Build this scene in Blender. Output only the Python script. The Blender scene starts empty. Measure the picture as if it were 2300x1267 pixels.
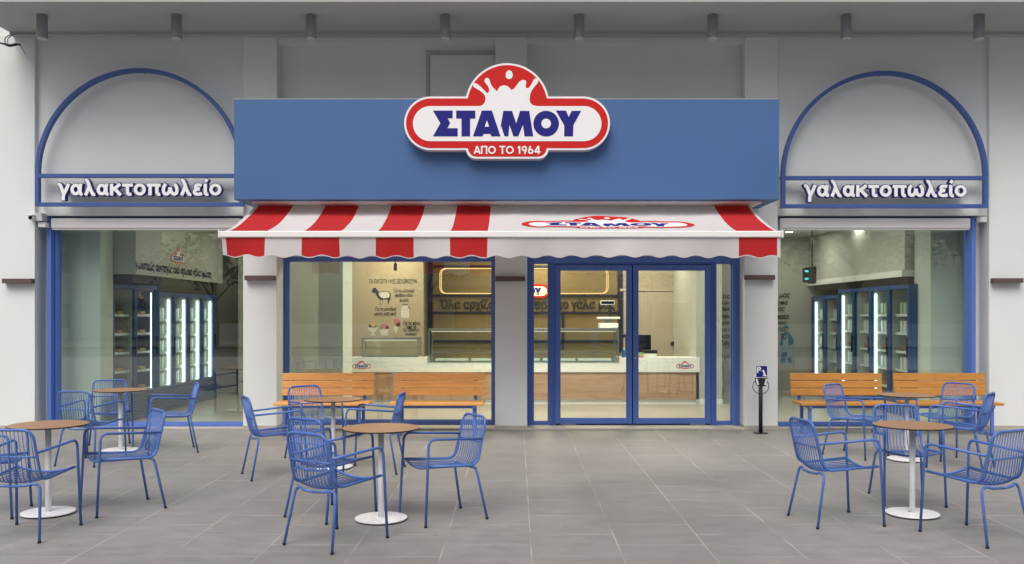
import bpy, bmesh, math, random
from mathutils import Vector, Matrix
from mathutils.geometry import tessellate_polygon
R = math.radians
random.seed(7)
scene = bpy.context.scene
C = scene.collection

# ------------------------------------------------------------------ camera, sky, sun, exposure
cam_d = bpy.data.cameras.new("camera")
cam = bpy.data.objects.new("camera", cam_d)
C.objects.link(cam)
cam.location = (0, 0, 1.6)
cam.rotation_euler = (R(90), 0, 0)
cam_d.sensor_width = 36
cam_d.lens = 36 * 2000 / 2300
cam_d.shift_x = -0.00435
cam_d.shift_y = 0.0324
cam_d.clip_end = 500
scene.camera = cam

SUN_EL, SUN_DIR = 55, (-0.30, -0.95)
w = bpy.data.worlds.new("World")
scene.world = w
w.use_nodes = True
nt = w.node_tree
sky = nt.nodes.new("ShaderNodeTexSky")
sky.sky_type = 'NISHITA'
sky.sun_disc = False
sky.sun_elevation = R(SUN_EL)
sky.sun_rotation = math.atan2(SUN_DIR[0], SUN_DIR[1])
sky.air_density = 1.0
sky.dust_density = 6.0
sky.ozone_density = 1.0
nt.nodes["Background"].inputs["Strength"].default_value = 0.12
nt.links.new(sky.outputs[0], nt.nodes["Background"].inputs["Color"])
sd = bpy.data.lights.new("sun", 'SUN')
sd.energy = 1.7
sd.angle = R(42)
sd.color = (1.0, 0.96, 0.91)
sun = bpy.data.objects.new("sun", sd)
C.objects.link(sun)
v = Vector((SUN_DIR[0] * math.cos(R(SUN_EL)), SUN_DIR[1] * math.cos(R(SUN_EL)), math.sin(R(SUN_EL))))
sun.rotation_euler = v.to_track_quat('Z', 'Y').to_euler()
sun.location = (-8, -10, 20)
scene.view_settings.view_transform = 'Standard'
scene.view_settings.look = 'None'
scene.view_settings.gamma = 1
scene.view_settings.exposure = 0.12
scene.cycles.max_bounces = 8
scene.cycles.transparent_max_bounces = 16
scene.cycles.sample_clamp_indirect = 6
scene.cycles.use_denoising = True

# ------------------------------------------------------------------ helpers
def sx(px, Y): return (px - 1160) * Y / 2000       # metres across at depth Y, as measured
def sz(py, Y): return 1.6 + (708 - py) * Y / 2000

def fillet(pts, rad, n=5):
    """round the corners of a polyline; rad is a number or one per point"""
    pts = [Vector(p) for p in pts]
    out = [pts[0]]
    for i in range(1, len(pts) - 1):
        r = rad[i] if isinstance(rad, (list, tuple)) else rad
        a, b, c = pts[i - 1], pts[i], pts[i + 1]
        u, w_ = (a - b), (c - b)
        d = min(r, u.length * .49, w_.length * .49)
        p0, p2 = b + u.normalized() * d, b + w_.normalized() * d
        for k in range(n + 1):
            t = k / n
            out.append(p0 * (1 - t) ** 2 + b * 2 * t * (1 - t) + p2 * t * t)
    out.append(pts[-1])
    return out

class MB:
    def __init__(s): s.v, s.f, s.m, s.sm = [], [], [], []
    def quad(s, a, b, c, d, m=0, smooth=False):
        n = len(s.v); s.v += [tuple(a), tuple(b), tuple(c), tuple(d)]
        s.f.append((n, n + 1, n + 2, n + 3)); s.m.append(m); s.sm.append(smooth)
    def box(s, x0, x1, y0, y1, z0, z1, m=0, M=None):
        n = len(s.v)
        P = [Vector((x, y, z)) for z in (z0, z1) for y in (y0, y1) for x in (x0, x1)]
        if M is not None: P = [M @ p for p in P]
        s.v += [tuple(p) for p in P]
        for q in ((0, 2, 3, 1), (4, 5, 7, 6), (0, 1, 5, 4), (2, 6, 7, 3), (0, 4, 6, 2), (1, 3, 7, 5)):
            s.f.append(tuple(n + i for i in q)); s.m.append(m); s.sm.append(False)
        return s
    def tube(s, pts, r, seg=10, m=0, caps=True, closed=False):
        pts = [Vector(p) for p in pts]
        L = len(pts)
        rs = r if isinstance(r, (list, tuple)) else [r] * L
        tang = []
        for i in range(L):
            if closed: t = pts[(i + 1) % L] - pts[i - 1]
            elif i == 0: t = pts[1] - pts[0]
            elif i == L - 1: t = pts[-1] - pts[-2]
            else: t = (pts[i + 1] - pts[i]).normalized() + (pts[i] - pts[i - 1]).normalized()
            tang.append(t.normalized())
        up = Vector((0, 0, 1)) if abs(tang[0].z) < .9 else Vector((1, 0, 0))
        nrm = (up - tang[0] * up.dot(tang[0])).normalized()
        n0 = len(s.v)
        for i in range(L):
            if i:
                nrm = (nrm - tang[i] * nrm.dot(tang[i])).normalized()
            bi = tang[i].cross(nrm)
            for k in range(seg):
                a = 2 * math.pi * k / seg
                s.v.append(tuple(pts[i] + (nrm * math.cos(a) + bi * math.sin(a)) * rs[i]))
        for i in range(L if closed else L - 1):
            j = (i + 1) % L
            for k in range(seg):
                k2 = (k + 1) % seg
                s.f.append((n0 + i * seg + k, n0 + i * seg + k2, n0 + j * seg + k2, n0 + j * seg + k))
                s.m.append(m); s.sm.append(True)
        if caps and not closed:
            s.f.append(tuple(n0 + k for k in reversed(range(seg)))); s.m.append(m); s.sm.append(False)
            s.f.append(tuple(n0 + (L - 1) * seg + k for k in range(seg))); s.m.append(m); s.sm.append(False)
        return s
    def lathe(s, prof, c=(0, 0, 0), seg=48, m=0, M=None, ms=None):
        """prof: list of (r, z); axis z"""
        n0 = len(s.v)
        for (r, z) in prof:
            for k in range(seg):
                a = 2 * math.pi * k / seg
                p = Vector((r * math.cos(a), r * math.sin(a), z))
                if M is not None: p = M @ p
                s.v.append(tuple(p + Vector(c)))
        for i in range(len(prof) - 1):
            for k in range(seg):
                k2 = (k + 1) % seg
                s.f.append((n0 + i * seg + k, n0 + i * seg + k2, n0 + (i + 1) * seg + k2, n0 + (i + 1) * seg + k))
                s.m.append(ms[i] if ms else m); s.sm.append(False)
        s.f.append(tuple(n0 + k for k in reversed(range(seg)))); s.m.append(ms[0] if ms else m); s.sm.append(False)
        e = n0 + (len(prof) - 1) * seg
        s.f.append(tuple(e + k for k in range(seg))); s.m.append(ms[-1] if ms else m); s.sm.append(False)
        return s
    def prism(s, loop, fn, h0, h1, m=0, mside=None):
        """extrude a 2-D outline between heights h0 (back) and h1 (front); fn(u, v, h) -> point"""
        n0, L = len(s.v), len(loop)
        area = sum(loop[i][0] * loop[(i + 1) % L][1] - loop[(i + 1) % L][0] * loop[i][1] for i in range(L))
        if area < 0: loop = loop[::-1]
        s.v += [tuple(fn(u, v_, h0)) for u, v_ in loop] + [tuple(fn(u, v_, h1)) for u, v_ in loop]
        for t in tessellate_polygon([[Vector((u, v_, 0)) for u, v_ in loop]]):
            a, b, c = t
            A, B, D = (Vector(loop[i]) for i in t)
            if (B - A).cross(D - A) < 0: a, b, c = c, b, a
            s.f.append((n0 + L + a, n0 + L + b, n0 + L + c)); s.m.append(m); s.sm.append(False)
            s.f.append((n0 + c, n0 + b, n0 + a)); s.m.append(m if mside is None else mside); s.sm.append(False)
        for i in range(L):
            j = (i + 1) % L
            s.f.append((n0 + i, n0 + j, n0 + L + j, n0 + L + i)); s.m.append(m if mside is None else mside); s.sm.append(False)
        return s
    def mesh(s, M, m=0):
        """append an existing mesh's data given as (verts, faces)"""
        n = len(s.v); s.v += [tuple(p) for p in M[0]]
        for f in M[1]: s.f.append(tuple(n + i for i in f)); s.m.append(m); s.sm.append(False)
        return s
    def build(s, name, mats, parent=None, bevel=0, loc=None):
        me = bpy.data.meshes.new(name)
        me.from_pydata(s.v, [], s.f)
        for mt in (mats if isinstance(mats, (list, tuple)) else [mats]): me.materials.append(mt)
        me.polygons.foreach_set("material_index", s.m)
        me.polygons.foreach_set("use_smooth", s.sm)
        me.update()
        o = bpy.data.objects.new(name, me)
        C.objects.link(o)
        if parent is not None: o.parent = parent
        if loc is not None: o.location = loc
        if bevel:
            b = o.modifiers.new("bevel", 'BEVEL'); b.width = bevel; b.segments = 2; b.limit_method = 'ANGLE'
        return o

def tag(o, label=None, cat=None, group=None, kind=None):
    if label: o["label"] = label
    if cat: o["category"] = cat
    if group: o["group"] = group
    if kind: o["kind"] = kind
    return o

def thing(name, label, cat, loc=(0, 0, 0), rz=0, group=None):
    o = bpy.data.objects.new(name, None)
    C.objects.link(o)
    o.empty_display_size = .1
    o.location = loc
    o.rotation_euler = (0, 0, rz)
    return tag(o, label, cat, group)

def dup(root, loc, rz, label=None, group=None):
    """a thing, its parts and their sub-parts, copied"""
    def cp(o, parent):
        c = o.copy(); C.objects.link(c)
        if parent is not None: c.parent = parent
        for ch in list(o.children): cp(ch, c)
        return c
    r = cp(root, None)
    r.location = loc
    r.rotation_euler = (0, 0, rz)
    if label: r["label"] = label
    if group: r["group"] = group
    return r

def bxo(name, mats, parent, *b, bevel=0):
    return MB().box(*b).build(name, mats, parent, bevel)

# ------------------------------------------------------------------ materials
def mat(name, col, rough=.6, metal=0, noise=0, nscale=4, bump=0, bscale=60, spec=.5, stretch=None, emit=None, estr=0, coat=0):
    m = bpy.data.materials.new(name); m.use_nodes = True
    N, L = m.node_tree.nodes, m.node_tree.links
    b = N["Principled BSDF"]
    b.inputs["Base Color"].default_value = (*col, 1)
    b.inputs["Roughness"].default_value = rough
    b.inputs["Metallic"].default_value = metal
    b.inputs["Specular IOR Level"].default_value = spec
    b.inputs["Coat Weight"].default_value = coat
    tc = N.new("ShaderNodeTexCoord")
    src = tc.outputs["Object"]
    if stretch:
        mp = N.new("ShaderNodeMapping"); mp.inputs["Scale"].default_value = stretch
        L.new(src, mp.inputs[0]); src = mp.outputs[0]
    if noise:
        nz = N.new("ShaderNodeTexNoise"); nz.inputs["Scale"].default_value = nscale; nz.inputs["Detail"].default_value = 6
        L.new(src, nz.inputs["Vector"])
        rp = N.new("ShaderNodeMapRange")
        rp.inputs["From Min"].default_value = .3; rp.inputs["From Max"].default_value = .7
        rp.inputs["To Min"].default_value = 1 - noise; rp.inputs["To Max"].default_value = 1 + noise
        L.new(nz.outputs[0], rp.inputs[0])
        mx = N.new("ShaderNodeVectorMath"); mx.operation = 'SCALE'
        mx.inputs[0].default_value = col
        L.new(rp.outputs[0], mx.inputs["Scale"]); L.new(mx.outputs[0], b.inputs["Base Color"])
        rr = N.new("ShaderNodeMapRange"); rr.inputs["To Min"].default_value = max(0, rough - .08); rr.inputs["To Max"].default_value = min(1, rough + .08)
        L.new(nz.outputs[0], rr.inputs[0]); L.new(rr.outputs[0], b.inputs["Roughness"])
    if bump:
        bz = N.new("ShaderNodeTexNoise"); bz.inputs["Scale"].default_value = bscale; bz.inputs["Detail"].default_value = 4
        L.new(src, bz.inputs["Vector"])
        bp = N.new("ShaderNodeBump"); bp.inputs["Strength"].default_value = bump; bp.inputs["Distance"].default_value = .01
        L.new(bz.outputs[0], bp.inputs["Height"]); L.new(bp.outputs[0], b.inputs["Normal"])
    if emit:
        b.inputs["Emission Color"].default_value = (*emit, 1); b.inputs["Emission Strength"].default_value = estr
    return m

def glass_mat(name, tint=(.9, .95, .92), base=.10, grow=.75):
    m = bpy.data.materials.new(name); m.use_nodes = True
    N, L = m.node_tree.nodes, m.node_tree.links
    N.remove(N["Principled BSDF"])
    tr = N.new("ShaderNodeBsdfTransparent"); tr.inputs[0].default_value = (*tint, 1)
    gl = N.new("ShaderNodeBsdfGlossy"); gl.inputs["Roughness"].default_value = 0.0; gl.inputs[0].default_value = (.95, 1, .98, 1)
    lw = N.new("ShaderNodeLayerWeight"); lw.inputs["Blend"].default_value = .5
    pw = N.new("ShaderNodeMath"); pw.operation = 'POWER'; pw.inputs[1].default_value = 4
    ma = N.new("ShaderNodeMath"); ma.operation = 'MULTIPLY_ADD'; ma.inputs[1].default_value = grow; ma.inputs[2].default_value = base
    mx = N.new("ShaderNodeMixShader")
    L.new(lw.outputs["Facing"], pw.inputs[0]); L.new(pw.outputs[0], ma.inputs[0]); L.new(ma.outputs[0], mx.inputs[0])
    L.new(tr.outputs[0], mx.inputs[1]); L.new(gl.outputs[0], mx.inputs[2])
    L.new(mx.outputs[0], N["Material Output"].inputs[0])
    return m

def emis(name, col, s):
    return mat(name, (0, 0, 0), emit=col, estr=s)

M = {}
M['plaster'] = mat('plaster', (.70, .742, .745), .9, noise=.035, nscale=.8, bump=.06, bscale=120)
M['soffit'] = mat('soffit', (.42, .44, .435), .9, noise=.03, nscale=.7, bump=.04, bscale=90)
M['plinth'] = mat('plinth_stone', (.42, .40, .37), .7, noise=.10, nscale=6)
M['fascia'] = mat('fascia_blue', (.048, .127, .31), .55, noise=.02, nscale=1.2)
M['frame'] = mat('frame_blue', (.085, .172, .52), .42, noise=.03, nscale=3)
M['arch'] = mat('arch_blue', (.048, .108, .33), .45, noise=.05, nscale=6)
M['chair'] = mat('chair_blue', (.072, .158, .45), .36, noise=.04, nscale=8)
M['rubber'] = mat('rubber', (.015, .016, .02), .8)
M['white_metal'] = mat('white_metal', (.82, .83, .85), .35)
M['white_bar'] = mat('white_bar', (.80, .80, .79), .45)
M['grey_metal'] = mat('grey_metal', (.25, .265, .28), .5)
M['grey_plastic'] = mat('grey_plastic', (.50, .52, .54), .5)
M['lens'] = mat('lens', (.5, .5, .5), .2)
M['black'] = mat('black', (.012, .012, .014), .5)
M['black_gloss'] = mat('black_gloss', (.01, .01, .012), .15)
M['brown_metal'] = mat('brown_metal', (.105, .068, .066), .55)
M['cloth_white'] = mat('awning_white', (.70, .69, .70), .9, noise=.025, nscale=2, bump=.5, bscale=4)
M['cloth_red'] = mat('awning_red', (.52, .016, .020), .85, noise=.03, nscale=2, bump=.5, bscale=4)
def cloth(m, col):
    N, L = m.node_tree.nodes, m.node_tree.links
    t = N.new("ShaderNodeBsdfTranslucent"); t.inputs[0].default_value = (*col, 1)
    x = N.new("ShaderNodeMixShader"); x.inputs[0].default_value = .28
    L.new(N["Principled BSDF"].outputs[0], x.inputs[1]); L.new(t.outputs[0], x.inputs[2]); L.new(x.outputs[0], N["Material Output"].inputs[0])
cloth(M['cloth_white'], (.7, .69, .68)); cloth(M['cloth_red'], (.55, .03, .03))
M['sign_red'] = mat('sign_red', (.54, .016, .014), .6, spec=.2)
M['sign_white'] = mat('sign_white', (.80, .81, .84), .5)
M['sign_blue'] = mat('sign_blue', (.016, .018, .20), .6, spec=.2)
M['letter_white'] = mat('letter_white', (.90, .92, .95), .4)
M['letter_blue'] = mat('letter_blue', (.014, .024, .19), .45)
M['print_navy'] = mat('print_navy', (.012, .013, .05), .7)
M['table_edge'] = mat('table_edge', (.03, .03, .032), .6)
M['glass'] = glass_mat('window_glass', (.90, .945, .92), .088, .7)
M['case_glass'] = glass_mat('case_glass', (.90, .95, .92), .05, .6)
M['fridge_glass'] = glass_mat('fridge_glass', (.92, .96, .95), .03, .10)
M['room_wall'] = mat('room_wall', (.47, .48, .44), .85, noise=.02, nscale=1)
M['room_green'] = mat('room_green', (.50, .57, .54), .85, noise=.02, nscale=1)
M['room_beige'] = mat('room_beige', (.42, .365, .275), .85, noise=.03, nscale=1)
M['room_gold'] = mat('room_gold', (.22, .165, .075), .7, noise=.06, nscale=2)
M['room_ceiling'] = mat('room_ceiling', (.55, .55, .51), .9)
M['room_floor'] = mat('room_floor', (.40, .37, .33), .35, noise=.06, nscale=2)
M['counter_white'] = mat('counter_white', (.84, .86, .84), .4)
M['steel'] = mat('steel', (.55, .57, .58), .3, metal=1)
M['fridge_blue'] = mat('fridge_blue', (.018, .075, .25), .4)
M['plinth_blue'] = mat('plinth_blue', (.026, .066, .16), .6)
M['fridge_in'] = mat('fridge_inside', (.55, .58, .57), .6)
M['led_white'] = emis('led_white', (.86, 1, .93), 4.5)
M['led_warm'] = emis('led_warm', (1, .62, .22), 1.7)
M['spot_warm'] = emis('spot_warm', (1, .82, .6), 9)
M['exit_green'] = mat('exit_green', (.02, .25, .12), .5, emit=(.02, .30, .14), estr=.5)
M['exit_white'] = mat('exit_white', (.8, .85, .8), .5, emit=(.8, 1, .9), estr=.5)
M['cyan_led'] = emis('cyan_led', (.05, .7, .8), 1.5)
M['carton_white'] = mat('carton_white', (.72, .74, .72), .6)
M['carton_green'] = mat('carton_green', (.50, .56, .42), .6)
M['tub_brown'] = mat('tub_brown', (.32, .17, .10), .6)
M['asphalt'] = mat('asphalt', (.055, .055, .057), .9, noise=.12, nscale=3)
M['far_paving'] = mat('far_paving', (.13, .125, .12), .9, noise=.1, nscale=2)
M['leaf'] = mat('leaf', (.055, .095, .030), .6, noise=.45, nscale=1.4)
M['bark'] = mat('bark', (.11, .085, .06), .9, noise=.25, nscale=6)
M['block_white'] = mat('block_white', (.62, .61, .59), .9, noise=.05, nscale=.6)
M['block_dark'] = mat('block_dark', (.03, .035, .04), .3)
M['door_beige'] = mat('door_beige', (.45, .40, .32), .7)
M['skin'] = mat('print_skin', (.45, .27, .18), .7)
M['print_teal'] = mat('print_teal', (.03, .17, .32), .7)
M['print_pale'] = mat('print_pale', (.62, .60, .56), .7)
M['apron'] = mat('print_apron', (.36, .46, .54), .7)
M['print_pink'] = mat('print_pink', (.50, .16, .20), .7)
M['print_choc'] = mat('print_choc', (.07, .03, .02), .7)
M['print_cream'] = mat('print_cream', (.58, .40, .18), .7)
M['print_green'] = mat('print_green', (.15, .28, .10), .7)

def wood_mat(name, c1, c2, scale=(1.2, 14, 14), rough=.5):
    m = bpy.data.materials.new(name); m.use_nodes = True
    N, L = m.node_tree.nodes, m.node_tree.links
    b = N["Principled BSDF"]; b.inputs["Roughness"].default_value = rough
    tc = N.new("ShaderNodeTexCoord"); mp = N.new("ShaderNodeMapping"); mp.inputs["Scale"].default_value = scale
    oi = N.new("ShaderNodeObjectInfo"); ad = N.new("ShaderNodeVectorMath"); ad.operation = 'ADD'
    sc = N.new("ShaderNodeVectorMath"); sc.operation = 'SCALE'; sc.inputs[0].default_value = (37, 11, 5)
    L.new(oi.outputs["Random"], sc.inputs["Scale"]); L.new(sc.outputs[0], ad.inputs[1])
    L.new(tc.outputs["Object"], ad.inputs[0]); L.new(ad.outputs[0], mp.inputs[0])
    nz = N.new("ShaderNodeTexNoise"); nz.inputs["Scale"].default_value = 2.2; nz.inputs["Detail"].default_value = 7; nz.inputs["Distortion"].default_value = 1.2
    L.new(mp.outputs[0], nz.inputs["Vector"])
    cr = N.new("ShaderNodeValToRGB")
    cr.color_ramp.elements[0].position = .32; cr.color_ramp.elements[0].color = (*c2, 1)
    cr.color_ramp.elements[1].position = .66; cr.color_ramp.elements[1].color = (*c1, 1)
    L.new(nz.outputs[0], cr.inputs[0]); L.new(cr.outputs[0], b.inputs["Base Color"])
    bp = N.new("ShaderNodeBump"); bp.inputs["Strength"].default_value = .12; bp.inputs["Distance"].default_value = .004
    L.new(nz.outputs[0], bp.inputs["Height"]); L.new(bp.outputs[0], b.inputs["Normal"])
    return m
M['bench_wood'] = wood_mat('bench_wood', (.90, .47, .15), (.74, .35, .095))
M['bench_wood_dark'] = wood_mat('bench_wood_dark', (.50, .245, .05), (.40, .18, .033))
M['counter_wood'] = wood_mat('counter_wood', (.52, .32, .19), (.38, .22, .12), (.7, 6, 6))
M['table_wood'] = wood_mat('table_wood', (.375, .215, .112), (.33, .185, .095), (3, 9, 3), .45)

def pavement_mat():
    m = bpy.data.materials.new('pavement_tiles'); m.use_nodes = True
    N, L = m.node_tree.nodes, m.node_tree.links
    b = N["Principled BSDF"]
    geo = N.new("ShaderNodeNewGeometry")
    sep = N.new("ShaderNodeSeparateXYZ"); L.new(geo.outputs["Position"], sep.inputs[0])
    # joints wander by a few millimetres
    jn = N.new("ShaderNodeTexNoise"); jn.inputs["Scale"].default_value = 2.5; L.new(geo.outputs["Position"], jn.inputs["Vector"])
    def add(src, k):
        a = N.new("ShaderNodeMath"); a.operation = 'ADD'; a.inputs[1].default_value = k; L.new(src, a.inputs[0]); return a.outputs[0]
    jj = N.new("ShaderNodeMath"); jj.operation = 'MULTIPLY_ADD'; jj.inputs[1].default_value = .012; jj.inputs[2].default_value = -.006
    L.new(jn.outputs[0], jj.inputs[0])
    def plus(a_, b_):
        a = N.new("ShaderNodeMath"); a.operation = 'ADD'; L.new(a_, a.inputs[0]); L.new(b_, a.inputs[1]); return a.outputs[0]
    cmb = N.new("ShaderNodeCombineXYZ")
    L.new(plus(add(sep.outputs["Y"], 60.8 - 9.24), jj.outputs[0]), cmb.inputs[0])
    L.new(plus(add(sep.outputs["X"], 60.4 - .1006), jj.outputs[0]), cmb.inputs[1])
    br = N.new("ShaderNodeTexBrick")
    br.offset = .5; br.offset_frequency = 2; br.squash = 1
    br.inputs["Scale"].default_value = 1; br.inputs["Brick Width"].default_value = .608; br.inputs["Row Height"].default_value = .604
    br.inputs["Mortar Size"].default_value = .0040; br.inputs["Mortar Smooth"].default_value = .2; br.inputs["Bias"].default_value = 0
    br.inputs["Color1"].default_value = (0, 0, 0, 1); br.inputs["Color2"].default_value = (1, 1, 1, 1); br.inputs["Mortar"].default_value = (.5, .5, .5, 1)
    L.new(cmb.outputs[0], br.inputs["Vector"])
    # slate tone: per tile + streaks along X + big soft blotches
    mp = N.new("ShaderNodeMapping"); mp.inputs["Scale"].default_value = (2.4, 5.0, 1); L.new(geo.outputs["Position"], mp.inputs[0])
    st = N.new("ShaderNodeTexNoise"); st.inputs["Scale"].default_value = 1.6; st.inputs["Detail"].default_value = 9; st.inputs["Roughness"].default_value = .65; L.new(mp.outputs[0], st.inputs["Vector"])
    bl = N.new("ShaderNodeTexNoise"); bl.inputs["Scale"].default_value = .55; bl.inputs["Detail"].default_value = 3; L.new(geo.outputs["Position"], bl.inputs["Vector"])
    fine = N.new("ShaderNodeTexNoise"); fine.inputs["Scale"].default_value = 45; fine.inputs["Detail"].default_value = 5; L.new(mp.outputs[0], fine.inputs["Vector"])
    def mr(src, lo, hi, a=.3, c=.7):
        r = N.new("ShaderNodeMapRange"); r.inputs["From Min"].default_value = a; r.inputs["From Max"].default_value = c
        r.inputs["To Min"].default_value = lo; r.inputs["To Max"].default_value = hi; L.new(src, r.inputs[0]); return r.outputs[0]
    def mul(a_, b_):
        a = N.new("ShaderNodeMath"); a.operation = 'MULTIPLY'; L.new(a_, a.inputs[0]); L.new(b_, a.inputs[1]); return a.outputs[0]
    tone = mul(mul(mr(br.outputs["Color"], .955, 1.045, 0, 1), mr(st.outputs[0], .84, 1.14)), mul(mr(bl.outputs[0], .87, 1.13), mr(fine.outputs[0], .80, 1.20)))
    base = N.new("ShaderNodeVectorMath"); base.operation = 'SCALE'; base.inputs[0].default_value = (.240, .237, .230); L.new(tone, base.inputs["Scale"])
    # grout: pale, unevenly visible, fainter on the cross joints
    gm = N.new("ShaderNodeTexNoise"); gm.inputs["Scale"].default_value = 1.8; gm.inputs["Detail"].default_value = 4; L.new(geo.outputs["Position"], gm.inputs["Vector"])
    gf = mul(br.outputs["Fac"], mr(gm.outputs[0], .05, 1.0, .40, .62))
    mx = N.new("ShaderNodeMix"); mx.data_type = 'RGBA'
    L.new(gf, mx.inputs[0]); L.new(base.outputs[0], mx.inputs[6]); mx.inputs[7].default_value = (.46, .45, .43, 1)
    # scattered pale flecks of dust
    vo = N.new("ShaderNodeTexVoronoi"); vo.inputs["Scale"].default_value = 7; L.new(geo.outputs["Position"], vo.inputs["Vector"])
    fl = mr(vo.outputs["Distance"], .35, 0, .03, .06)
    mx2 = N.new("ShaderNodeMix"); mx2.data_type = 'RGBA'
    L.new(fl, mx2.inputs[0]); L.new(mx.outputs[2], mx2.inputs[6]); mx2.inputs[7].default_value = (.42, .41, .40, 1)
    vd = N.new("ShaderNodeTexVoronoi"); vd.inputs["Scale"].default_value = 2.3; L.new(geo.outputs["Position"], vd.inputs["Vector"])
    mx3 = N.new("ShaderNodeMix"); mx3.data_type = 'RGBA'
    L.new(mr(vd.outputs["Distance"], .55, 0, .02, .05), mx3.inputs[0]); L.new(mx2.outputs[2], mx3.inputs[6]); mx3.inputs[7].default_value = (.10, .10, .095, 1)
    L.new(mx3.outputs[2], b.inputs["Base Color"])
    L.new(mr(st.outputs[0], .48, .68), b.inputs["Roughness"])
    b.inputs["Specular IOR Level"].default_value = .35
    bp = N.new("ShaderNodeBump"); bp.inputs["Strength"].default_value = .25; bp.inputs["Distance"].default_value = .006
    L.new(st.outputs[0], bp.inputs["Height"]); L.new(bp.outputs[0], b.inputs["Normal"])
    return m
M['pavement'] = pavement_mat()

# ------------------------------------------------------------------ lettering
def text_data(s, size=1, offset=0.0, extrude=0.0, shear=0.0, align='LEFT', spacing=1.0):
    c = bpy.data.curves.new('lettering', 'FONT')
    c.body = s; c.size = size; c.offset = offset; c.extrude = extrude; c.shear = shear; c.align_x = align; c.space_character = spacing
    c.resolution_u = 4
    o = bpy.data.objects.new('lettering', c); C.objects.link(o)
    me = bpy.data.meshes.new_from_object(o.evaluated_get(bpy.context.evaluated_depsgraph_get()))
    V = [v_.co.copy() for v_ in me.vertices]; F = [tuple(p.vertices) for p in me.polygons]
    bpy.data.objects.remove(o); bpy.data.curves.remove(c); bpy.data.meshes.remove(me)
    return V, F

def text_fit(s, u0, u1, v0, v1, fn, h, offset=0.0, shear=0.0, extrude=0.0, spacing=1.0, hs=1.0):
    """lettering stretched to the rectangle u0..u1 x v0..v1 then placed by fn"""
    V, F = text_data(s, 1, offset, extrude, shear, spacing=spacing)
    a, b = min(p.x for p in V), max(p.x for p in V); c, d = min(p.y for p in V), max(p.y for p in V)
    return [fn(u0 + (p.x - a) / (b - a) * (u1 - u0), v0 + (p.y - c) / (d - c) * (v1 - v0), h + p.z * hs) for p in V], F

def wall_fn(x0, y, z0, facing=-1):   # u right, v up on a wall facing the camera
    return lambda u, v_, h: Vector((x0 + u, y - h, z0 + v_))

def curve2(p):
    """smooth curve through 2-D points"""
    if len(p) == 2: return list(p)
    out = []
    q = [p[0]] + list(p) + [p[-1]]
    for i in range(1, len(q) - 2):
        a, b, c, d = q[i - 1], q[i], q[i + 1], q[i + 2]
        for k in range(5):
            t = k / 5
            out.append(tuple(.5 * (2 * b[e] + (c[e] - a[e]) * t + (2 * a[e] - 5 * b[e] + 4 * c[e] - d[e]) * t * t + (3 * b[e] - a[e] - 3 * c[e] + d[e]) * t ** 3) for e in (0, 1)))
    out.append(p[-1])
    return out
def ribbon(mb, base, wid, fn, h0, h1, m, closed, ext):
    P = [Vector(p) for p in base]
    if ext and not closed:
        P[0] = P[0] + (P[0] - P[1]).normalized() * ext; P[-1] = P[-1] + (P[-1] - P[-2]).normalized() * ext
    L = len(P); A, Bq = [], []
    for i in range(L):
        t = (P[(i + 1) % L] - P[i - 1]) if closed else (P[min(i + 1, L - 1)] - P[max(i - 1, 0)])
        t.normalize(); n = Vector((-t.y, t.x))
        A.append(P[i] + n * wid / 2); Bq.append(P[i] - n * wid / 2)
    n0 = len(mb.v)
    for i in range(L):
        mb.v += [tuple(fn(A[i].x, A[i].y, h0)), tuple(fn(Bq[i].x, Bq[i].y, h0)), tuple(fn(A[i].x, A[i].y, h1)), tuple(fn(Bq[i].x, Bq[i].y, h1))]
    for i in range(L if closed else L - 1):
        a, b = n0 + 4 * i, n0 + 4 * ((i + 1) % L)
        for q in ((a + 2, a + 3, b + 3, b + 2), (a, b, b + 1, a + 1), (a, a + 2, b + 2, b), (a + 1, b + 1, b + 3, a + 3)):
            mb.f.append(q); mb.m.append(m); mb.sm.append(False)
    if not closed:
        for a in (n0, n0 + 4 * (L - 1)):
            mb.f.append((a, a + 1, a + 3, a + 2)); mb.m.append(m); mb.sm.append(False)
CAPS = {'Α': (.86, [[(.06, 0), (.42, .98)], [(.42, .98), (.78, 0)], [(.20, .28), (.64, .28)]]), 'Π': (.90, [[(.13, 0), (.13, 1)], [(.74, 0), (.74, 1)], [(.13, .91), (.74, .91)]]),
        'Ο': (1.06, [('ring', .51, .5, .40, .40)]), 'Τ': (.82, [[(.02, .91), (.78, .91)], [(.40, .9), (.40, 0)]]), ' ': (.36, []),
        '1': (.52, [[(.08, .74), (.34, .93)], [(.31, 1), (.31, 0)]]), '9': (.80, [('ring', .38, .67, .25, .24), [(.64, .62), (.42, 0)]]),
        '6': (.80, [('ring', .38, .33, .25, .24), [(.12, .38), (.36, 1)]]), '4': (.84, [[(.56, 1), (.56, 0)], [(.52, .97), (.10, .26)], [(.06, .27), (.80, .27)]])}
def year_words(f, h, dh, u0=815, u1=1480, v0=1000, v1=920, wid=.19):
    """the small line of capitals on the emblem, drawn with flat strokes"""
    mb, x = MB(), 0.0
    tot = sum(CAPS[c][0] for c in "ΑΠΟ ΤΟ 1964")
    for c in "ΑΠΟ ΤΟ 1964":
        adv, st_ = CAPS[c]
        for q, st in enumerate(st_):
            cl = st[0] == 'ring'
            base = [(st[1] + st[3] * math.cos(2 * math.pi * i / 20), st[2] + st[4] * math.sin(2 * math.pi * i / 20)) for i in range(20)] if cl else list(st)
            ribbon(mb, base, wid, lambda a, b, hh: f(u0 + (x + a) / tot * (u1 - u0), v0 + b * (v1 - v0), hh), h + dh * q, h + dh * (q + .5), 0, cl, 0)
        x += adv
    return mb.v, mb.f
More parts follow.
